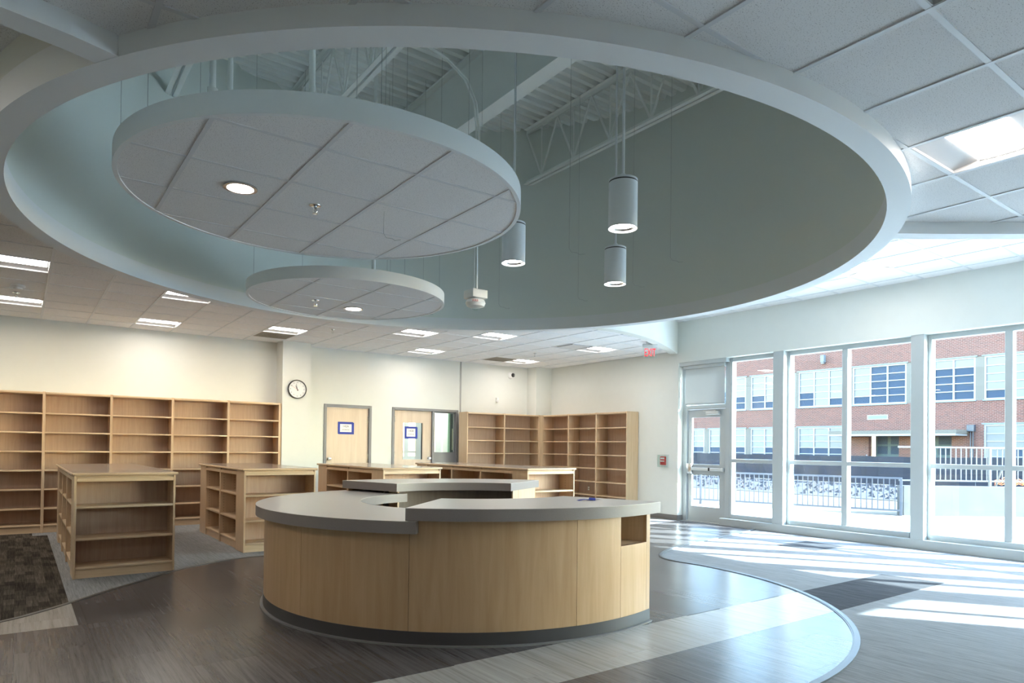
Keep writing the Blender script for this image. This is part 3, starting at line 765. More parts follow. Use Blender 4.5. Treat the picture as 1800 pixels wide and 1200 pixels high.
pipe('sprinkler_drop', [(1.30, 5.55, Z1+0.04), (1.30, 5.55, ZDECK)], 0.020, 'thin painted pipe left of the thick sprinkler drop', 'steel_paint')
pipe('drain_pipe', [(1.45, 7.3, 4.75), (1.50, 7.3, 4.80), (1.54, 7.3, 4.92), (1.54, 7.3, ZDECK)], 0.035, 'painted roof drain pipe with elbow beside the left joist', 'steel_paint', [(1.54, 7.3, 4.98)])
pipe('conduit_run', [(0.35, 5.2, 5.72), (6.2, 5.2, 5.72)], 0.012, 'thin painted conduit crossing under the roof deck', 'steel_paint')
pipe('bridging_strut', [(1.25, 6.6, 5.14), (2.75, 6.6, 5.74)], 0.016, 'painted diagonal bridging strut between the left joists', 'steel_paint')
# loose hanger wires with curled ends
WIR = [(3.36, 6.93, 2.99, 'loose hanger wire curling over the small cloud on the left'), (3.52, 4.05, 3.0, 'loose hanger wire ending beside the pendant near the cloud'), (2.15, 4.55, 2.97, 'loose hanger wire with a kinked end under the large cloud'),
       (5.63, 6.30, 3.30, 'loose hanger wire with a hooked end left of the nearest pendant'), (5.35, 5.10, 3.21, 'loose hanger wire with a hooked end right of the pendants'), (5.02, 4.30, 3.25, 'loose hanger wire high above the hooked one'),
       (3.93, 7.20, 3.05, 'loose hanger wire ending low in front of the drum'), (4.35, 6.2, 3.02, 'loose hanger wire over the middle of the drum'), (2.5, 5.9, 3.35, 'loose hanger wire between the two clouds'), (3.3, 5.0, 3.6, 'loose hanger wire close to the steel beam')]
for x, y, z, lab in WIR:
    MBw = MB().tube([(x, y, ZDECK), (x, y, z), (x+0.015, y-0.01, z-0.03), (x+0.05, y-0.035, z-0.035), (x+0.065, y-0.05, z-0.05), (x+0.10, y-0.075, z-0.045)], 0.0015, 5)
    tag(MBw.build('hanger_wire', 'wire'), lab, 'wire', 'loose hanger wires')

# ------------------------------------------------------------------ tall bookcases (local: front at y=0 facing -Y, origin at left front corner)
SHZ = [1.856, 1.560, 1.267, 0.973, 0.680, 0.384, 0.128]
def bookcase(name, w, d, h, shelves, loc, rotz, label, group, end_l=False, end_r=False, top_over=0.0):
    t = thing(name, loc, label, 'bookcase', group, rotz, local=True)
    s = 0.019; m_ = 'maple'
    box('side_panel', 0, s, 0, d, 0, h+0.006, m_, t, 0.002, 1); box('side_panel', w-s, w, 0, d, 0, h+0.006, m_, t, 0.002, 1)
    box('back_panel', s, w-s, d-0.012, d-0.004, 0.05, h-0.03, 'maple_back', t)
    box('top_board', s, w-s, -0.012, d-0.012, h-0.036, h, 'maple_x', t, 0.009, 3)
    box('toe_kick', s, w-s, 0.03, 0.048, 0, shelves[-1]-0.024, 'maple_x', t)
    for z in shelves: box('shelf', s, w-s, 0.004, d-0.014, z-0.024, z, 'maple_x', t, 0.004, 2)
    return t
BWD = 0.902; X0 = 0.323-2*BWD
labs = ['tall maple bookcase wholly past the left edge', 'tall maple bookcase cut by the left edge of the picture', 'tall maple bookcase directly behind the leftmost island', 'tall maple bookcase, third from the clock column',
        'tall maple bookcase, second from the clock column', 'tall maple bookcase touching the clock column']
proto = None
for i in range(1, 6):
    loc = (X0+i*BWD+0.0, 12.665, 0)
    if proto is None: proto = bookcase('tall_bookcase', BWD, 0.35, 2.178, SHZ, loc, 0, labs[i], 'tall bookcases along the left wall')
    else:
        o = copy_tree(proto); o.location = loc; o['label'] = labs[i]
box('filler_panel', X0+6*BWD, 3.968, 12.68, 13.01, 0, 2.17, 'maple', None)
tag(bpy.data.objects['filler_panel'], 'narrow maple filler between bookcase row and clock column', 'panel')
# corner bookcases
c1 = bookcase('corner_bookcase', 1.02, 0.35, 2.178, SHZ, (8.04, 12.62, 0), 0, 'tall corner bookcase nearest the sidelight door', 'corner bookcases')
c2 = bookcase('corner_bookcase', 1.02, 0.35, 2.178, SHZ, (9.06, 12.62, 0), 0, 'tall corner bookcase left of the inside corner', 'corner bookcases')
for i, lab in enumerate(['tall corner bookcase right of the inside corner', 'tall corner bookcase with a wall outlet inside, second from the right end', 'tall corner bookcase at the right end with exposed pale side']):
    bookcase('corner_bookcase', 0.925, 0.35, 2.178, SHZ, (10.19, 12.62-i*0.925, 0), -PI/2, lab, 'corner bookcases')
tag(box('corner_post', 10.082, 10.188, 12.605, 12.68, 0, 2.18, 'maple', None), 'maple corner post joining the two corner bookcase rows', 'post')
t = thing('wall_outlet', (10.525, 11.34, 0.49), 'steel duplex outlet inside the corner bookcase', 'outlet')
box('plate', 10.520, 10.526, 11.305, 11.375, 0.435, 0.55, 'steel', t, 0.002, 1)
for z in (0.465, 0.508): box('receptacle', 10.516, 10.521, 11.322, 11.358, z-0.014, z+0.014, 'white', t)

# ------------------------------------------------------------------ low islands
LSZ = [0.745, 0.415, 0.118]
TOPZ = 1.09
def low_case(name, w, d, h, loc, rotz, label, group, double=False):
    t = thing(name, loc, label, 'bookcase', group, rotz, local=True)
    s = 0.022
    box('side_panel', 0, s, 0, d, 0, h, 'maple', t, 0.002, 1); box('side_panel', w-s, w, 0, d, 0, h, 'maple', t, 0.002, 1)
    faces = [(0.0, d-0.016)] if not double else [(0.0, d/2-0.008), (d, d/2+0.008)]
    yb = d-0.016 if not double else d/2-0.006
    box('back_panel', s, w-s, yb, yb+0.012, 0.03, h-0.01, 'maple_back', t)
    box('top_board', s, w-s, 0.02, d-0.02, h-0.02, h, 'maple_x', t)
    for f0, f1 in faces:
        sg = 1 if f1 > f0 else -1
        a, b = sorted((f0+sg*0.002, f0+sg*0.022)); box('apron', s, w-s, a, b, h-0.062, h-0.021, 'maple_x', t, 0.002, 1)
        a, b = sorted((f0+sg*0.02, f0+sg*0.038)); box('toe_kick', s, w-s, a, b, 0, LSZ[-1]-0.026, 'maple_x', t)
        for z in LSZ:
            a, b = sorted((f0+sg*0.006, f1)); box('shelf', s, w-s, a, b, z-0.026, z, 'maple_x', t, 0.004, 2)
    # shelf pin holes in the side panels
    for f0, f1 in faces:
        sg = 1 if f1 > f0 else -1
        for xx in (s, w-s-0.0006):
            ph = MB()
            for yy in (f0+sg*0.05, f0+sg*0.20):
                for q in range(22):
                    ph.box(xx-0.0002, xx+0.0008, yy-0.0035, yy+0.0035, 0.16+q*0.04, 0.167+q*0.04)
            tag(ph.build('pin_holes', 'dark', t), kind='stuff')
    return t
def island(x, y, bays, names):
    w, de, bw = 0.945, 0.37, 0.915
    low_case('end_bookcase', w, de, TOPZ-0.03, (x, y, 0), 0, names[0], 'island end bookcases')
    L = de*2+bays*bw
    for i in range(bays):
        low_case('island_bookcase', bw-0.001, w, TOPZ-0.03, (x, y+de+(i+1)*bw, 0), -PI/2, names[1+i], 'double sided island bookcases', True)
    low_case('end_bookcase', w, de, TOPZ-0.03, (x+w, y+L, 0), PI, names[-2], 'far island end bookcases')
    t = thing('island_worktop', (x+w/2, y+L/2, TOPZ-0.03), names[-1], 'worktop', 'island worktops')
    o = 0.026
    box('slab', x-o+0.012, x+w+o-0.012, y-o+0.012, y+L+o-0.012, TOPZ-0.0295, TOPZ+0.0005, 'worktop', t)
    e = 0.013
    for nm, a in (('edge_band', (x-o, x+w+o, y-o, y-o+2*e)), ('edge_band', (x-o, x+w+o, y+L+o-2*e, y+L+o)), ('edge_band', (x-o, x-o+2*e, y-o, y+L+o)), ('edge_band', (x+w+o-2*e, x+w+o, y-o, y+L+o))):
        box(nm, a[0], a[1], a[2], a[3], TOPZ-0.03, TOPZ, 'maple_x' if a[1]-a[0] > 0.5 else 'maple_y', t, 0.0125, 4)
def orient_y(d): pass
island(0.475, 8.22, 3, ['low end bookcase facing the viewer on the leftmost island', 'leftmost island bay next to its front end', 'middle bay of the leftmost island', 'rear bay of the leftmost island', 'rear end bookcase of the leftmost island', 'brown worktop of the leftmost island'])
island(2.372, 9.07, 2, ['low end bookcase of the second island, left of the desk', 'front bay of the second island from the left', 'rear bay of the second island from the left', 'rear end bookcase of the second island', 'brown worktop of the second island from the left'])
island(4.22, 8.84, 2, ['low end bookcase in front of the second inner door', 'front bay of the third island, behind the desk', 'rear bay of the third island, behind the desk', 'rear end bookcase of the third island', 'pale lit worktop of the third island in front of the doors'])
island(6.20, 8.03, 3, ['bright sunlit low end bookcase of the rightmost island', 'front bay of the rightmost island', 'middle bay of the rightmost island', 'rear bay of the rightmost island', 'rear end bookcase of the rightmost island', 'long worktop of the rightmost island'])

# ------------------------------------------------------------------ circulation desk
dk_ = thing('circulation_desk', (DC[0], DC[1], 0), 'round maple library desk with grey countertops in the middle of the floor', 'desk')
ZLO, ZHI, ZFA = 0.885, 0.978, 1.0
RB = 1.90; A_END, A_START = -72.0, 32.0      # opening of the ring lies between these angles
# outer veneer panels; the book-return opening sits between -85 and -74 degrees
def panel(a0, a1, z0, z1, r0=RB-0.03, r1=RB):
    g = 0.05
    return MB().arc(DC, r0, r1, z0, z1, a0+g, a1-g, max(2, int((a1-a0)/2))).build('veneer_panel', 'maple_desk', dk_, 30)
zb_ = 0.105
for a0, a1 in ((-98.3, -85.0), (-135.8, -98.3)): panel(a0, a1, zb_, ZHI-0.08)
panel(-85.0, -74.0, zb_, 0.655); panel(-74.0, A_END, zb_, ZHI-0.08)
for a0, a1 in ((-165.5, -135.8), (-202, -165.5), (-240, -202), (-254, -240)): panel(a0, a1, zb_, ZLO-0.08)
for a0, a1 in ((-290, -254), (-328, -290)): panel(a0, a1, zb_, ZFA-0.08)
MB().arc(DC, RB-0.01, RB+0.004, 0.012, zb_, -328, -72, 120).build('rubber_base', 'rubber', dk_, 30)
MB().arc(DC, RB+0.004, RB+0.028, 0.004, 0.016, -328, -72, 120).build('base_cove', 'rubber_base', dk_, 30)
# inner panels and ends
RIN = 1.30
MB().arc(DC, RIN, RIN+0.02, 0.005, ZHI-0.09, -134, A_END, 30).build('inner_panel', 'desk_inner', dk_, 30)
MB().arc(DC, RIN, RIN+0.02, 0.005, ZLO-0.09, -254, -136, 50).build('inner_panel', 'desk_inner', dk_, 30)
MB().arc(DC, RIN, RIN+0.02, 0.005, ZFA-0.09, -328, -256, 36).build('inner_panel', 'desk_inner', dk_, 30)
MB().arc(DC, RIN-0.16, RB-0.03, 0.005, ZHI-0.085, A_END-0.9, A_END, 1).build('end_panel', 'maple', dk_)
MB().arc(DC, RIN-0.16, RB-0.03, 0.005, ZFA-0.085, A_START, A_START+0.9, 1).build('end_panel', 'maple', dk_)
MB().arc(DC, RIN-0.16, RIN, 0.005, ZFA-0.085, 100.5, 101.5, 1).build('divider_panel', 'maple', dk_)
# countertops with darker edges
def counter(a0, a1, zt, nm):
    th = 0.088
    o = MB().arc(DC, 1.055, 1.975, zt-th, zt-0.003, a0, a1, max(8, int((a1-a0)/2))).build('countertop', 'counter_edge', dk_, 30)
    MB().arc(DC, 1.055, 1.975, zt-0.003, zt, a0, a1, max(8, int((a1-a0)/2))).build('laminate_top', 'counter', o)
    return o
counter(-136.0, A_END+1.0, ZHI, 'front')
counter(-262, -133.8, ZLO, 'low')
counter(A_START-0.5, 106.0, ZFA, 'far')
# book return box
def wedge(r0, r1, a0, a1, z0, z1, nm, mat): return MB().arc(DC, r0, r1, z0, z1, a0, a1, 6).build(nm, mat, dk_)
wedge(1.45, RB-0.005, -85.0, -74.0, 0.64, 0.655, 'return_shelf', 'maple_y')
wedge(1.45, RB-0.03, -85.6, -85.0, 0.64, 0.885, 'return_side', 'maple'); wedge(1.45, RB-0.03, -74.0, -73.4, 0.64, 0.885, 'return_side', 'maple')
wedge(1.45, 1.46, -85.0, -74.0, 0.655, 0.885, 'return_back', 'desk_inner')
# scrap of blue tape on the counter
mb = MB(); cx_, cy_ = DC[0]+1.50*math.cos(R_(-82.5)), DC[1]+1.50*math.sin(R_(-82.5))
tp = thing('tape_scrap', (cx_, cy_, ZHI), 'crumpled scrap of blue painters tape on the front counter', 'tape')
for (dx, dy, L_, a) in ((-0.10, 0.02, 0.15, -0.2), (0.0, 0.0, 0.16, 0.25), (0.02, -0.03, 0.10, 0.9)):
    d_ = (math.cos(a), math.sin(a)); p = (cx_+dx, cy_+dy); v = []; f = []
    for i in range(5):
        u = i/4; w = 0.024; zz = ZHI+0.003+0.014*math.sin(u*PI)*(0.4+abs(a))
        v += [(p[0]+d_[0]*L_*u-d_[1]*w, p[1]+d_[1]*L_*u+d_[0]*w, zz), (p[0]+d_[0]*L_*u+d_[1]*w, p[1]+d_[1]*L_*u-d_[0]*w, zz-0.002)]
    for i in range(4): f.append((2*i, 2*i+1, 2*i+3, 2*i+2))
    mob('tape_strip', v, f, 'blue_tape', tp)

# ------------------------------------------------------------------ inner doors
def hinge(x, y, z, parent):
    MB().box(x-0.012, x+0.012, y-0.012, y+0.006, z-0.06, z+0.06).tube([(x, y-0.014, z-0.06), (x, y-0.014, z+0.06)], 0.009, 8).build('hinge', 'steel', parent)
def knob(x, y, z, parent):
    MB().lathe((x, y, z), [(0.034, 0.0), (0.034, -0.008), (0.012, -0.012), (0.012, -0.04), (0.03, -0.05), (0.032, -0.07), (0.022, -0.082), (0.0, -0.084)], 20, 'Y').build('knob', 'chrome', parent, 40)
d1 = thing('door_1', (5.45, YB2, 0), 'plain maple veneer door with a blue taped room sign', 'door', kind='structure')
fd = 0.055
def frame(parent, x0, x1, zt, mul=None):
    box('jamb', x0, x0+fd, YB2-0.02, YB2+0.12, 0, zt, 'gunmetal', parent, 0.003, 1); box('jamb', x1-fd, x1, YB2-0.02, YB2+0.12, 0, zt, 'gunmetal', parent, 0.003, 1)
    box('frame_head', x0+fd, x1-fd, YB2-0.02, YB2+0.12, zt-fd, zt, 'gunmetal', parent, 0.003, 1)
frame(d1, 4.94, 5.965, 2.235)
lf = box('door_leaf', 4.998, 5.907, YB2+0.025, YB2+0.068, 0.01, 2.176, 'door_veneer', d1, 0.002, 1)
knob(5.06, YB2+0.025, 1.13, lf)
for z in (1.95, 1.18, 0.3): hinge(5.905, YB2+0.018, z, lf)
d2 = thing('door_2', (7.2, YB2, 0), 'maple veneer door with a vision panel and grey sidelight', 'door', kind='structure')
frame(d2, 6.44, 8.09, 2.235)
box('mullion', 7.415, 7.475, YB2-0.02, YB2+0.12, 0, 2.18, 'gunmetal', d2, 0.003, 1)
lx0, lx1 = 6.498, 7.412
lm = MB().box(lx0, 6.715, YB2+0.025, YB2+0.068, 0.01, 2.176).box(7.195, lx1, YB2+0.025, YB2+0.068, 0.01, 2.176).box(6.715, 7.195, YB2+0.025, YB2+0.068, 1.915, 2.176).box(6.715, 7.195, YB2+0.025, YB2+0.068, 0.01, 1.115)
lf2 = lm.build('door_leaf', 'door_veneer', d2)
box('vision_pane', 6.715, 7.195, YB2+0.044, YB2+0.05, 1.115, 1.915, 'glass_indoor', lf2)
MB().box(7.183, 7.195, YB2+0.03, YB2+0.066, 1.115, 1.915).box(6.715, 6.722, YB2+0.03, YB2+0.066, 1.115, 1.915).build('glazing_bead', 'dark', lf2)
knob(7.35, YB2+0.025, 1.14, lf2)
for z in (1.98, 1.22, 0.3): hinge(6.502, YB2+0.018, z, lf2)
box('sidelight_panel', 7.475, 8.035, YB2+0.02, YB2+0.08, 0.0, 1.25, 'gunmetal', d2)
box('sidelight_pane', 7.475, 8.035, YB2+0.055, YB2+0.062, 1.25, 2.18, 'glass_indoor', d2)
MB().box(7.475, 8.035, YB2+0.03, YB2+0.09, 1.25, 1.275).box(7.475, 8.035, YB2+0.03, YB2+0.09, 2.155, 2.18).box(8.01, 8.035, YB2+0.03, YB2+0.09, 1.275, 2.155).build('glazing_bead', 'gunmetal', d2)
# room behind the second door
for nm, bx in (('wall_storage', (6.1, 9.4, 15.9, 16.0, 0, 2.8)), ('wall_storage_left', (6.0, 6.1, 13.3, 16.0, 0, 2.8)), ('wall_storage_right', (9.4, 9.5, 13.3, 16.0, 0, 2.8)), ('ceiling_storage', (6.0, 9.5, 13.3, 16.0, 2.8, 2.9)), ('floor_storage', (6.0, 9.5, 13.3, 16.0, -0.1, 0))):
    struct(MB().box(*bx).build(nm, 'office_wall'), 'white '+nm.replace('_', ' ')+' surface behind the glazed door', nm.split('_')[0])
tb = thing('storage_fill_lamp', (7.7, 14.6, 2.78), 'unseen ceiling lamp added to light the storage room', 'lamp')  # out of sight, added to brighten the room behind the door glass
box('frame', 7.1, 8.3, 14.3, 14.9, 2.77, 2.8, 'pan', tb); box('lens', 7.15, 8.25, 14.35, 14.85, 2.765, 2.772, 'lamp', tb)
cb = thing('storage_cabinet', (8.75, 15.3, 0), 'teal cabinet with a pale panel behind the sidelight', 'cabinet')
box('body', 8.56, 9.36, 14.32, 15.6, 0.0, 2.5, 'office_wall', cb); box('front_panel', 8.60, 9.36, 14.30, 14.32, 0.0, 2.5, 'office_teal', cb)
box('side_trim', 8.55, 8.60, 14.29, 14.33, 0, 2.5, 'office_green', cb)
MB().prism([(0, 0), (0.42, 0), (0.42, 0.62), (0, 0.95)], 0, 0.02)
pv = [(8.66, 14.28, 1.32), (9.2, 14.28, 1.32), (9.2, 14.28, 1.62), (8.66, 14.28, 1.85)]
mob('leaning_panel', pv+[(a, b+0.015, c) for a, b, c in pv], [(0, 1, 2, 3), (7, 6, 5, 4), (0, 4, 5, 1), (1, 5, 6, 2), (2, 6, 7, 3), (3, 7, 4, 0)], 'office_panel', cb)
# taped paper signs
def sign(x0, x1, z0, z1, y, l1, label):
    t = thing('paper_sign', ((x0+x1)/2, y, z0), label, 'sign', 'taped room signs')
    box('sheet', x0+0.02, x1-0.02, y-0.0015, y-0.0005, z0+0.02, z1-0.02, 'paper', t)
    w = 0.045
    box('tape', x0, x1-0.012, y-0.0032, y-0.0016, z1-w, z1, 'blue_tape', t); box('tape', x0+0.010, x1, y-0.0032, y-0.0016, z0, z0+w, 'blue_tape', t)
    box('tape', x0, x0+w, y-0.0048, y-0.0033, z0+0.008, z1, 'blue_tape', t); box('tape', x1-w, x1+0.006, y-0.0048, y-0.0033, z0, z1-0.012, 'blue_tape', t)
    xc, zc = (x0+x1)/2, (z0+z1)/2
    text('room_number', l1, 0.062, 'ink', t, (xc, y-0.0022, zc+0.035), (PI/2, 0, 0)); text('room_name', 'STORAGE', 0.036, 'ink', t, (xc, y-0.0022, zc-0.035), (PI/2, 0, 0))
sign(5.245, 5.585, 1.632, 1.885, YB2+0.025, '142A', 'paper sign 142A STORAGE taped to the first door with blue tape')
sign(6.765, 7.07, 1.567, 1.832, YB2+0.043, '142B', 'paper sign 142B STORAGE taped on the door glass with blue tape')

# ------------------------------------------------------------------ wall things
ck = thing('wall_clock', (4.243, 12.655, 2.454), 'round white wall clock with black rim on the column', 'clock')
c_ = (4.243, 12.66, 2.454); rr = 0.178
MB().lathe(c_, [(rr, 0.0), (rr, -0.03), (rr-0.006, -0.042), (rr-0.016, -0.042), (rr-0.016, -0.02)], 56, 'Y', cap=False).build('rim', 'black', ck, 40)
MB().lathe(c_, [(rr-0.012, -0.018), (0.0, -0.019)], 48, 'Y', cap=False).build('dial', 'paper', ck)
for h_ in range(12):
    a = R_(90-30*(h_ or 12)); q = 0.128
    text('numeral', str(h_ or 12), 0.034, 'ink', ck, (c_[0]+q*math.cos(a), c_[1]-0.020, c_[2]+q*math.sin(a)), (PI/2, 0, 0))
def hand(nm, a, L_, w, mat):
    a = R_(a); dx, dz = math.sin(a), math.cos(a); px, pz = dz, -dx
    pts = [(c_[0]-dx*0.03+px*w, c_[2]-dz*0.03+pz*w), (c_[0]-dx*0.03-px*w, c_[2]-dz*0.03-pz*w), (c_[0]+dx*L_-px*w*0.5, c_[2]+dz*L_-pz*w*0.5), (c_[0]+dx*L_+px*w*0.5, c_[2]+dz*L_+pz*w*0.5)]
    v = [(x, c_[1]-0.026, z) for x, z in pts]+[(x, c_[1]-0.0235, z) for x, z in pts]
    mob(nm, v, BOXF, mat, ck)
hand('hour_hand', -28, 0.075, 0.005, 'black'); hand('minute_hand', -12, 0.105, 0.004, 'black'); hand('second_hand', -62, 0.12, 0.0015, 'red')
text('maker_line', 'QUARTZ', 0.012, 'ink', ck, (c_[0], c_[1]-0.020, c_[2]-0.05), (PI/2, 0, 0)) if False else None
# dome camera, sensor, alarm pull, exit sign
cm_ = thing('security_camera', (9.554, YB2, 3.131), 'white dome security camera on the wall above the bookcases', 'camera')
MB().lathe((9.554, YB2, 3.131), [(0.075, 0.0), (0.075, -0.03), (0.066, -0.05), (0.05, -0.06)], 32, 'Y').build('housing', 'white', cm_, 40)
MB().lathe((9.59, YB2-0.05, 3.14), [(0.05, 0.0), (0.047, -0.025), (0.032, -0.045), (0.0, -0.052)], 28, 'Y').build('dome', 'black', cm_, 40)
MB().lathe((9.595, YB2-0.095, 3.135), [(0.014, 0.0), (0.014, -0.012), (0.0, -0.013)], 16, 'Y').build('lens', 'chrome', cm_, 40)
sn_ = thing('motion_sensor', (9.16, YB2, 2.48), 'small white motion sensor box on the wall above the bookcases', 'sensor')
box('body', 9.13, 9.19, YB2-0.05, YB2, 2.465, 2.575, 'white', sn_, 0.008); box('lens', 9.14, 9.18, YB2-0.052, YB2-0.049, 2.47, 2.515, 'pan', sn_)
ap = thing('alarm_pull', (XW, 9.15, 1.10), 'red fire alarm pull station under a clear cover', 'alarm')
box('back_plate', XW-0.012, XW, 9.03, 9.265, 1.035, 1.295, 'white', ap, 0.004); box('pull_box', XW-0.05, XW-0.012, 9.085, 9.215, 1.085, 1.255, 'red', ap, 0.005)
box('pull_bar', XW-0.062, XW-0.05, 9.10, 9.20, 1.15, 1.175, 'white', ap, 0.003); box('label_plate', XW-0.0515, XW-0.0498, 9.10, 9.20, 1.20, 1.235, 'paper', ap)
cv = MB().box(XW-0.085, XW-0.08, 9.04, 9.255, 1.045, 1.285).box(XW-0.08, XW-0.012, 9.04, 9.045, 1.045, 1.285).box(XW-0.08, XW-0.012, 9.25, 9.255, 1.045, 1.285).box(XW-0.08, XW-0.012, 9.045, 9.25, 1.28, 1.285).box(XW-0.08, XW-0.012, 9.045, 9.25, 1.045, 1.05)
cv.build('clear_cover', 'glass_indoor', ap)
ex = thing('exit_sign', (9.23, 8.36, 3.05), 'clear panel exit sign with red EXIT letters under the ceiling', 'sign', rotz=-R_(36), local=True)
box('canopy', -0.07, 0.07, -0.05, 0.05, 0.272, 0.297, 'alu', ex, 0.004); box('housing', -0.135, 0.135, -0.028, 0.028, 0.195, 0.262, 'alu', ex, 0.012, 3)
box('neck', -0.03, 0.03, -0.015, 0.015, 0.255, 0.275, 'alu', ex)
box('clear_panel', -0.128, 0.128, -0.004, 0.004, 0.0, 0.197, 'glass_indoor', ex)
text('lettering', 'EXIT', 0.205, 'exit_red', ex, (0, -0.0055, 0.098), (PI/2, 0, 0), 0.001).scale = (0.50, 1.0, 1.0)

# ------------------------------------------------------------------ window wall
XF0, XF1 = XW+0.14, XW+0.26           # frame depth
XG = XW+0.20
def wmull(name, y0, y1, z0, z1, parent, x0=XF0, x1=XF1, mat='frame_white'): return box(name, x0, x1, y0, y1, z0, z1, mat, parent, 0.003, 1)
ZH, ZRAIL, ZS = 3.045, 1.205, 0.215
COLS = [(6.535, 6.735), (4.315, 4.495), (2.10, 2.28), (-0.115, 0.065)]
clab = ['slim white column between sidelight and first window pair', 'slim white column between the first and second window pairs', 'slim white column just beyond the right edge', 'slim white column by the near end of the windows']
for (a, b), lab in zip(COLS, clab):
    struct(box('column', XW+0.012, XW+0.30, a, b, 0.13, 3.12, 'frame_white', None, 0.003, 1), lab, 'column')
def window(name, a, b, mids, label, z0=ZS, rail=True):
    t = thing(name, (XG, (a+b)/2, z0), label, 'window', kind='structure')
    e = 0.05
    wmull('jamb', a, a+e, z0-0.07, ZH+0.07, t); wmull('jamb', b-e, b, z0-0.07, ZH+0.07, t)
    wmull('head', a+e, b-e, ZH, ZH+0.08, t); wmull('sill', a+e, b-e, z0-0.085, z0, t, XF0-0.03)
    xs = [a+e]
    for m_ in mids: wmull('mullion', m_-0.045, m_+0.045, z0, ZH, t); xs += [m_-0.045, m_+0.045]
    xs.append(b-e)
    for p, q in zip(xs[::2], xs[1::2]):
        if rail: wmull('rail', p, q, ZRAIL-0.033, ZRAIL+0.033, t); spans = [(z0, ZRAIL-0.033), (ZRAIL+0.033, ZH)]
        else: spans = [(z0, ZH)]
        for u, v in spans: box('glass_pane', XG-0.004, XG+0.004, p-0.005, q+0.005, u-0.005, v+0.005, 'glass', t)
    return t
window('window_1', 6.735, 7.70, [], 'narrow sidelight window beside the glass door')
window('window_2', 4.495, 6.535, [5.54], 'first pair of tall windows, left of the thick white column')
window('window_3', 2.28, 4.315, [3.32], 'second pair of tall windows at the right edge')
window('window_4', 0.065, 2.10, [1.10], 'third pair of tall windows beyond the right edge')
window('window_5', -1.95, -0.115, [-1.03], 'last pair of tall windows behind the viewer')
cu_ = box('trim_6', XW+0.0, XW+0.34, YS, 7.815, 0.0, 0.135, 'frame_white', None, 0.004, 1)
struct(cu_, 'low white curb running under the tall windows', 'trim')
# roller shade head box along the window heads
struct(box('trim_7', XW+0.02, XW+0.30, 7.70, 8.80, 3.045, 3.118, 'frame_white', None), 'white head trim over the glass door', 'trim')
# end of the room wall meets the glazing: jamb post beside the door
struct(box('trim_8', XF0, XF1+0.04, 8.74, 8.80, 0, 3.05, 'frame_white', None), 'white jamb post at the hinge side of the glass door', 'trim')
d3 = thing('door_3', (XG, 8.27, 0), 'white framed glass exit door with a push bar', 'door', kind='structure')
wmull('jamb', 7.70, 7.80, 0, ZH, d3); wmull('jamb', 8.70, 8.74, 0, ZH, d3)
wmull('transom_bar', 7.80, 8.70, 2.19, 2.27, d3); wmull('head', 7.80, 8.70, 2.985, ZH, d3)
box('transom_pane', XG-0.004, XG+0.004, 7.795, 8.705, 2.27, 2.985, 'glass', d3)
lfm = MB(); x0, x1 = XG-0.022, XG+0.022
for a in ((7.815, 7.945, 0.012, 2.183), (8.60, 8.69, 0.012, 2.183), (7.945, 8.60, 2.03, 2.183), (7.945, 8.60, 0.915, 1.12), (7.945, 8.60, 0.012, 0.30)): lfm.box(x0, x1, a[0], a[1], a[2], a[3])
lf3 = lfm.build('door_leaf', 'frame_white', d3)
box('door_pane', XG-0.003, XG+0.003, 7.94, 8.605, 0.295, 0.92, 'glass', lf3); box('door_pane', XG-0.003, XG+0.003, 7.94, 8.605, 1.115, 2.035, 'glass', lf3)
box('push_bar', x0-0.075, x0-0.03, 7.86, 8.56, 1.0, 1.055, 'alu', d3, 0.008); box('push_bar_pad', x0-0.078, x0-0.028, 8.12, 8.155, 0.998, 1.057, 'black', d3)
box('latch_case', x0-0.07, x0, 8.56, 8.68, 0.93, 1.13, 'steel', d3, 0.012); box('push_bar_bracket', x0-0.07, x0, 7.83, 7.87, 0.995, 1.06, 'alu', d3, 0.005)
box('closer_body', x0-0.075, x0, 7.93, 8.22, 2.075, 2.135, 'alu', d3, 0.006); MB().box(x0-0.055, x0-0.03, 8.0, 8.30, 2.145, 2.16).box(x0-0.06, x0-0.02, 8.02, 8.06, 2.13, 2.165).build('closer_arm', 'alu', d3)
box('threshold', XG-0.07, XG+0.07, 7.80, 8.70, 0.0, 0.012, 'alu', d3)
rs = thing('roller_shade', (XF0-0.02, 8.25, 2.27), 'white roller shade drawn over the transom of the glass door', 'shade')
box('shade_cloth', XF0-0.022, XF0-0.02, 7.80, 8.72, 2.30, 2.99, 'shade_cloth', rs); box('hem_bar', XF0-0.03, XF0-0.012, 7.80, 8.72, 2.275, 2.305, 'frame_white', rs, 0.004, 1)
box('shade_cassette', XF0-0.07, XF0-0.005, 7.78, 8.74, 2.985, 3.045, 'frame_white', rs, 0.004, 1)

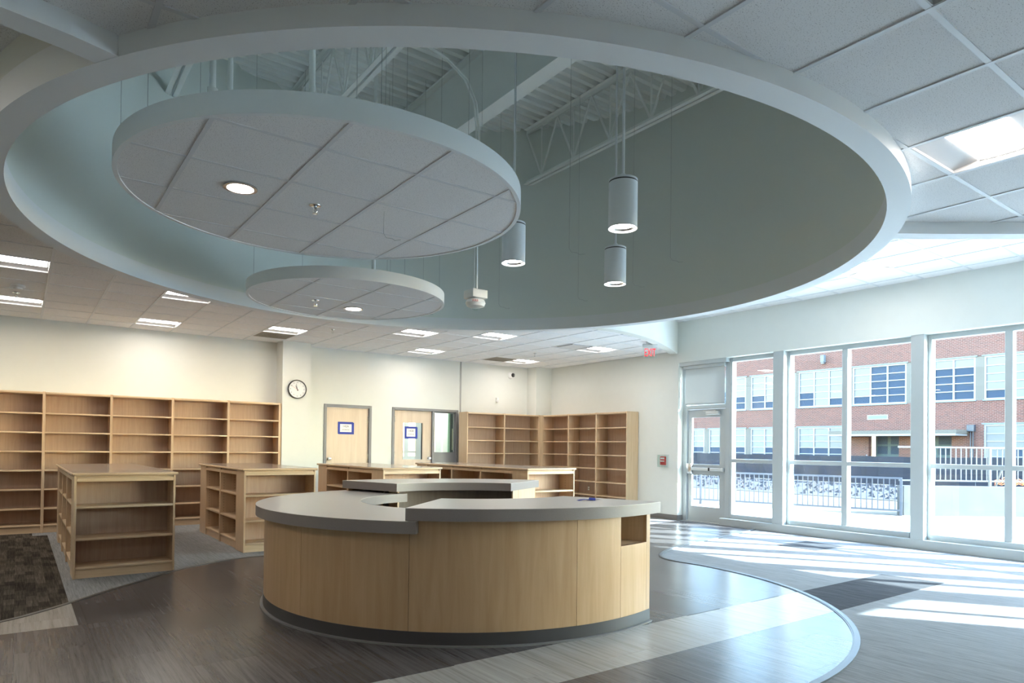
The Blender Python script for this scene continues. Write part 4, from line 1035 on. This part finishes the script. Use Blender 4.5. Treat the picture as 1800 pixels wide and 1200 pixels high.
# ------------------------------------------------------------------ outside
struct(MB().prism([(XW+0.30, -30), (28, -30), (22, 1.5), (18.4, 5.4), (16.3, 7.0), (15.9, 7.0), (14.4, 11.6), (13.0, 17), (XW+0.3, 17)], -0.3, -0.03).build('ground_terrace', 'concrete'), 'pale sunlit concrete terrace outside the windows', 'terrace')
struct(MB().box(XW+0.3, 70, -60, 90, -0.6, -0.06).build('ground_lawn', 'grass'), 'thin yellowed grass strip beyond the railing', 'lawn')
gb = MB(); rg = random.Random(3)
gv = [(-20, 60)]
for i in range(900):
    x = rg.uniform(21.5, 29.6); y = rg.uniform(8, 34); s_ = rg.uniform(0.05, 0.16)
    gb.add([(x-s_, y-s_*0.7, -0.07), (x+s_, y-s_, -0.07), (x+s_*0.8, y+s_, -0.07), (x-s_, y+s_, -0.07), (x+s_*0.1, y, -0.06+s_*0.9)], [(0, 1, 4), (1, 2, 4), (2, 3, 4), (3, 0, 4)])
tag(gb.build('gravel', 'gravel'), 'loose grey rubble in front of the dark fence screen', 'gravel', kind='stuff')
struct(MB().box(21.0, 30.5, 6, 40, -0.3, -0.045).build('ground_gravel', 'gravel'), 'grey gravel bed in front of the dark fence screen', 'gravel')
def railing(name, p, q, z0, h, label, npost, bottom=0.10, pick=0.115, ends=(0, 0)):
    L_ = math.hypot(q[0]-p[0], q[1]-p[1]); d_ = ((q[0]-p[0])/L_, (q[1]-p[1])/L_)
    t = thing(name, (*p, z0), label, 'railing', 'metal guard rails')
    def at(u): return (p[0]+d_[0]*u, p[1]+d_[1]*u)
    MB().obox(at(-0.02-ends[0]), d_, 0.05, z0+h-0.04, z0+h, L_+0.04+ends[0]).build('top_rail', 'rail', t)
    MB().obox(at(0-ends[0]), d_, 0.035, z0+bottom, z0+bottom+0.035, L_+ends[0]).build('bottom_rail', 'rail', t)
    for i in range(npost):
        u = L_*i/(npost-1)
        MB().obox(at(u-0.025), d_, 0.05, z0, z0+h-0.04, 0.05).build('post', 'rail', t)
    n = int(L_/pick); me = None
    for i in range(1, n):
        u = L_*i/n
        if any(abs(u-L_*j/(npost-1)) < 0.05 for j in range(npost)): continue
        a = at(u)
        if me is None:
            o = MB().obox(at(u-0.009), d_, 0.018, z0+bottom+0.03, z0+h-0.035, 0.018).build('picket', 'rail', t); me = o.data
        else: link('picket', me, (a[0], a[1], z0+bottom+0.03), t)
railing('guard_railing', (16.0, 7.0), (13.9, 13.6), -0.03, 0.86, 'low grey metal railing in front of the yellow grass', 4)
railing('guard_railing', (16.55, 6.95), (23.2, 1.75), 0.64, 0.90, 'grey metal railing standing on the concrete wall', 6, ends=(0.35, 0))
cw = MB().obox((16.25, 7.12), (0.788, -0.616), 0.28, -0.05, 0.64, 9.2).build('concrete_wall', 'concrete_wall'); tag(cw, 'low stained concrete wall beyond the terrace', 'wall')
box('wall_coping', 0, 0.001, 0, 0.001, -5, -4.99, 'concrete') and None
bpy.data.objects.remove(bpy.data.objects['wall_coping'])
fs = thing('fence_screen', (30, 20, 0), 'dark blue fabric fence screen in front of the brick school', 'fence')
for i in range(9):
    y0 = 2+i*4.2
    mv = []; mf = []
    for j in range(9):
        y = y0+4.2*j/8; mv += [(30+0.05*math.sin(j*1.7+i), y, 0.0), (30+0.03*math.sin(j*2.1), y, 1.2-0.02*math.sin(j*PI/8)+0.015*((i*7+j*3) % 5)/5)]
    for j in range(8): mf.append((2*j, 2*j+2, 2*j+3, 2*j+1))
    mob('screen_panel', mv, mf, 'screen', fs)
    MB().tube([(30.06, y0, -0.06), (30.06, y0, 1.26)], 0.03, 8).build('fence_post', 'rail', fs)
nt = MB()
for i in range(26):
    for j in range(4):
        u = i*0.16; x = 18.6+u*0.788; y = 5.75-u*0.616; z = 0.645+j*0.035*(1+0.5*math.sin(i))
        nt.tube([(x, y+0.30, z), (x+0.07, y+0.26, z+0.035), (x+0.13, y+0.20, z)], 0.009, 4)
tag(nt.build('safety_net', 'orange_net'), 'orange plastic safety netting behind the concrete wall', 'netting', kind='stuff')
MB().tube([(18.35, 6.1, 0.1), (18.62, 5.92, 1.02)], 0.02, 6).build('wood_stake', 'limestone'); tag(bpy.data.objects['wood_stake'], 'leaning pale stake behind the railing', 'stake')

# brick school building
XB = 43.0
bd = thing('brick_school', (XB, 20, 0), 'two storey red brick school building with white windows', 'building')
WU = [(11.27, 14.51), (14.93, 18.14), (18.55, 21.79), (22.24, 25.50), (25.92, 29.20), (29.62, 32.86), (33.3, 36.5), (7.6, 10.85)]
WLW = [(11.27, 14.51), (22.24, 25.50), (25.92, 29.20), (29.62, 32.86), (33.3, 36.5), (7.6, 10.85)]
zs = [(-0.3, 0.66), (2.99, 4.31), (6.77, 10.5)]
for z0, z1 in zs: MB().box(XB, XB+0.4, 2, 42, z0, z1).build('brick_wall', 'brick', bd)
# lower storey: brick between the windows and around the entrance
MB().box(XB, XB+0.4, 14.51, 16.1, 0.66, 2.99).build('brick_wall', 'brick', bd); MB().box(XB, XB+0.4, 20.75, 22.24, 0.66, 2.99).build('brick_wall', 'brick', bd)
MB().box(XB, XB+0.4, 2, 7.6, 0.66, 2.99).build('brick_wall', 'brick', bd)
MB().box(XB+0.9, XB+1.0, 16.1, 20.75, -0.3, 2.99).build('brick_wall', 'brick', bd); MB().box(XB, XB+0.9, 18.2, 18.95, -0.3, 2.5).build('brick_wall', 'brick', bd)
MB().box(XB, XB+0.4, 2, 7.6, 4.31, 6.77).build('brick_wall', 'brick', bd); MB().box(XB, XB+0.4, 36.5, 42, 0.66, 6.77).build('brick_wall', 'brick', bd)
def piers(wins, z0, z1, skip=()):
    ws_ = sorted(wins)
    for (a, b), (c, d) in zip(ws_, ws_[1:]):
        if c-b < 1.0: MB().box(XB+0.03, XB+0.35, b, c, z0, z1).build('stone_pier', 'limestone', bd)
piers(WU, 4.31, 6.77); piers(WLW, 0.66, 2.99)
rnd = random.Random(11)
def swindow(a, b, z0, z1, low):
    w = MB(); e = 0.09; cw_ = (b-a-2*e)/3; rh = (z1-z0-2*e)/5
    w.box(XB+0.04, XB+0.12, a, b, z0, z0+e).box(XB+0.04, XB+0.12, a, b, z1-e, z1).box(XB+0.04, XB+0.12, a, a+e, z0+e, z1-e).box(XB+0.04, XB+0.12, b-e, b, z0+e, z1-e)
    for i in (1, 2): w.box(XB+0.05, XB+0.12, a+e+i*cw_-0.05, a+e+i*cw_+0.05, z0+e, z1-e)
    for j in range(1, 5): w.box(XB+0.06, XB+0.12, a+e, b-e, z0+e+j*rh-0.028, z0+e+j*rh+0.028)
    o = w.build('window', 'sash', bd)
    for i in range(3):
        bl = rnd.choice([2, 3, 3, 4, 5]) if not low else rnd.choice([3, 3, 4])
        if not low and 18 < a < 19: bl = 0 if i < 2 else 4
        if not low and 14 < a < 15: bl = 1
        for j in range(5):
            box('pane', XB+0.10, XB+0.11, a+e+i*cw_, a+e+(i+1)*cw_, z0+e+j*rh, z0+e+(j+1)*rh, 'pane_blind' if j >= 5-bl else 'pane_dark', o)
    MB().box(XB-0.03, XB+0.3, a-0.1, b+0.1, z1, z1+0.07).build('lintel', 'lintel', bd); MB().box(XB-0.05, XB+0.3, a-0.05, b+0.05, z0-0.06, z0).build('window_sill', 'lintel', bd)
for a, b in WU: swindow(a, b, 4.33, 6.75, False)
for a, b in WLW: swindow(a, b, 0.68, 2.97, True)
for a in ((2, 16.1, 0, 2.99), (20.75, 42, 0, 2.99), (2, 42, 2.99, 10)): MB().box(XB+0.3, XB+0.4, *a).build('inner_wall', 'dark', bd)
MB().box(XB, XB+0.4, 16.1, 20.75, 2.5, 2.99).build('brick_wall', 'brick', bd)
box('canopy', XB-1.6, XB+0.1, 15.3, 22.4, 2.33, 2.47, 'sash', bd); box('canopy_edge', XB-1.65, XB+0.1, 15.25, 22.45, 2.47, 2.66, 'limestone', bd)
for a, b in ((16.2, 18.1), (19.05, 20.65)):
    dd = box('entrance_door', XB+0.8, XB+0.88, a, b, 0, 2.3, 'office_teal', bd)
    for q in range(2):
        for z in (1.25, 1.85): box('pane', XB+0.78, XB+0.80, a+0.12+q*(b-a)/2, a+(q+1)*(b-a)/2-0.08, z, z+0.5, 'pane_dark', dd)
vg = box('vent_frame', XB-0.02, XB+0.05, 19.59, 20.84, 3.38, 3.68, 'sash', bd); box('vent_louver', XB-0.03, XB-0.018, 19.65, 20.78, 3.43, 3.63, 'lintel', vg)
eb = box('electric_box', XB-0.25, XB, 14.9, 15.27, 2.58, 2.95, 'rail', bd, 0.01, 1)
for y in (15.0, 15.12): MB().tube([(XB-0.1, y, 0.3), (XB-0.1, y, 2.6)], 0.035, 8).build('conduit', 'rail', eb)
wlp = box('wall_lamp', XB-0.28, XB, 23.55, 23.80, 7.25, 7.72, 'lintel', bd, 0.02, 1); box('lamp_glass', XB-0.24, XB-0.05, 23.58, 23.77, 7.15, 7.27, 'pane_blind', wlp)
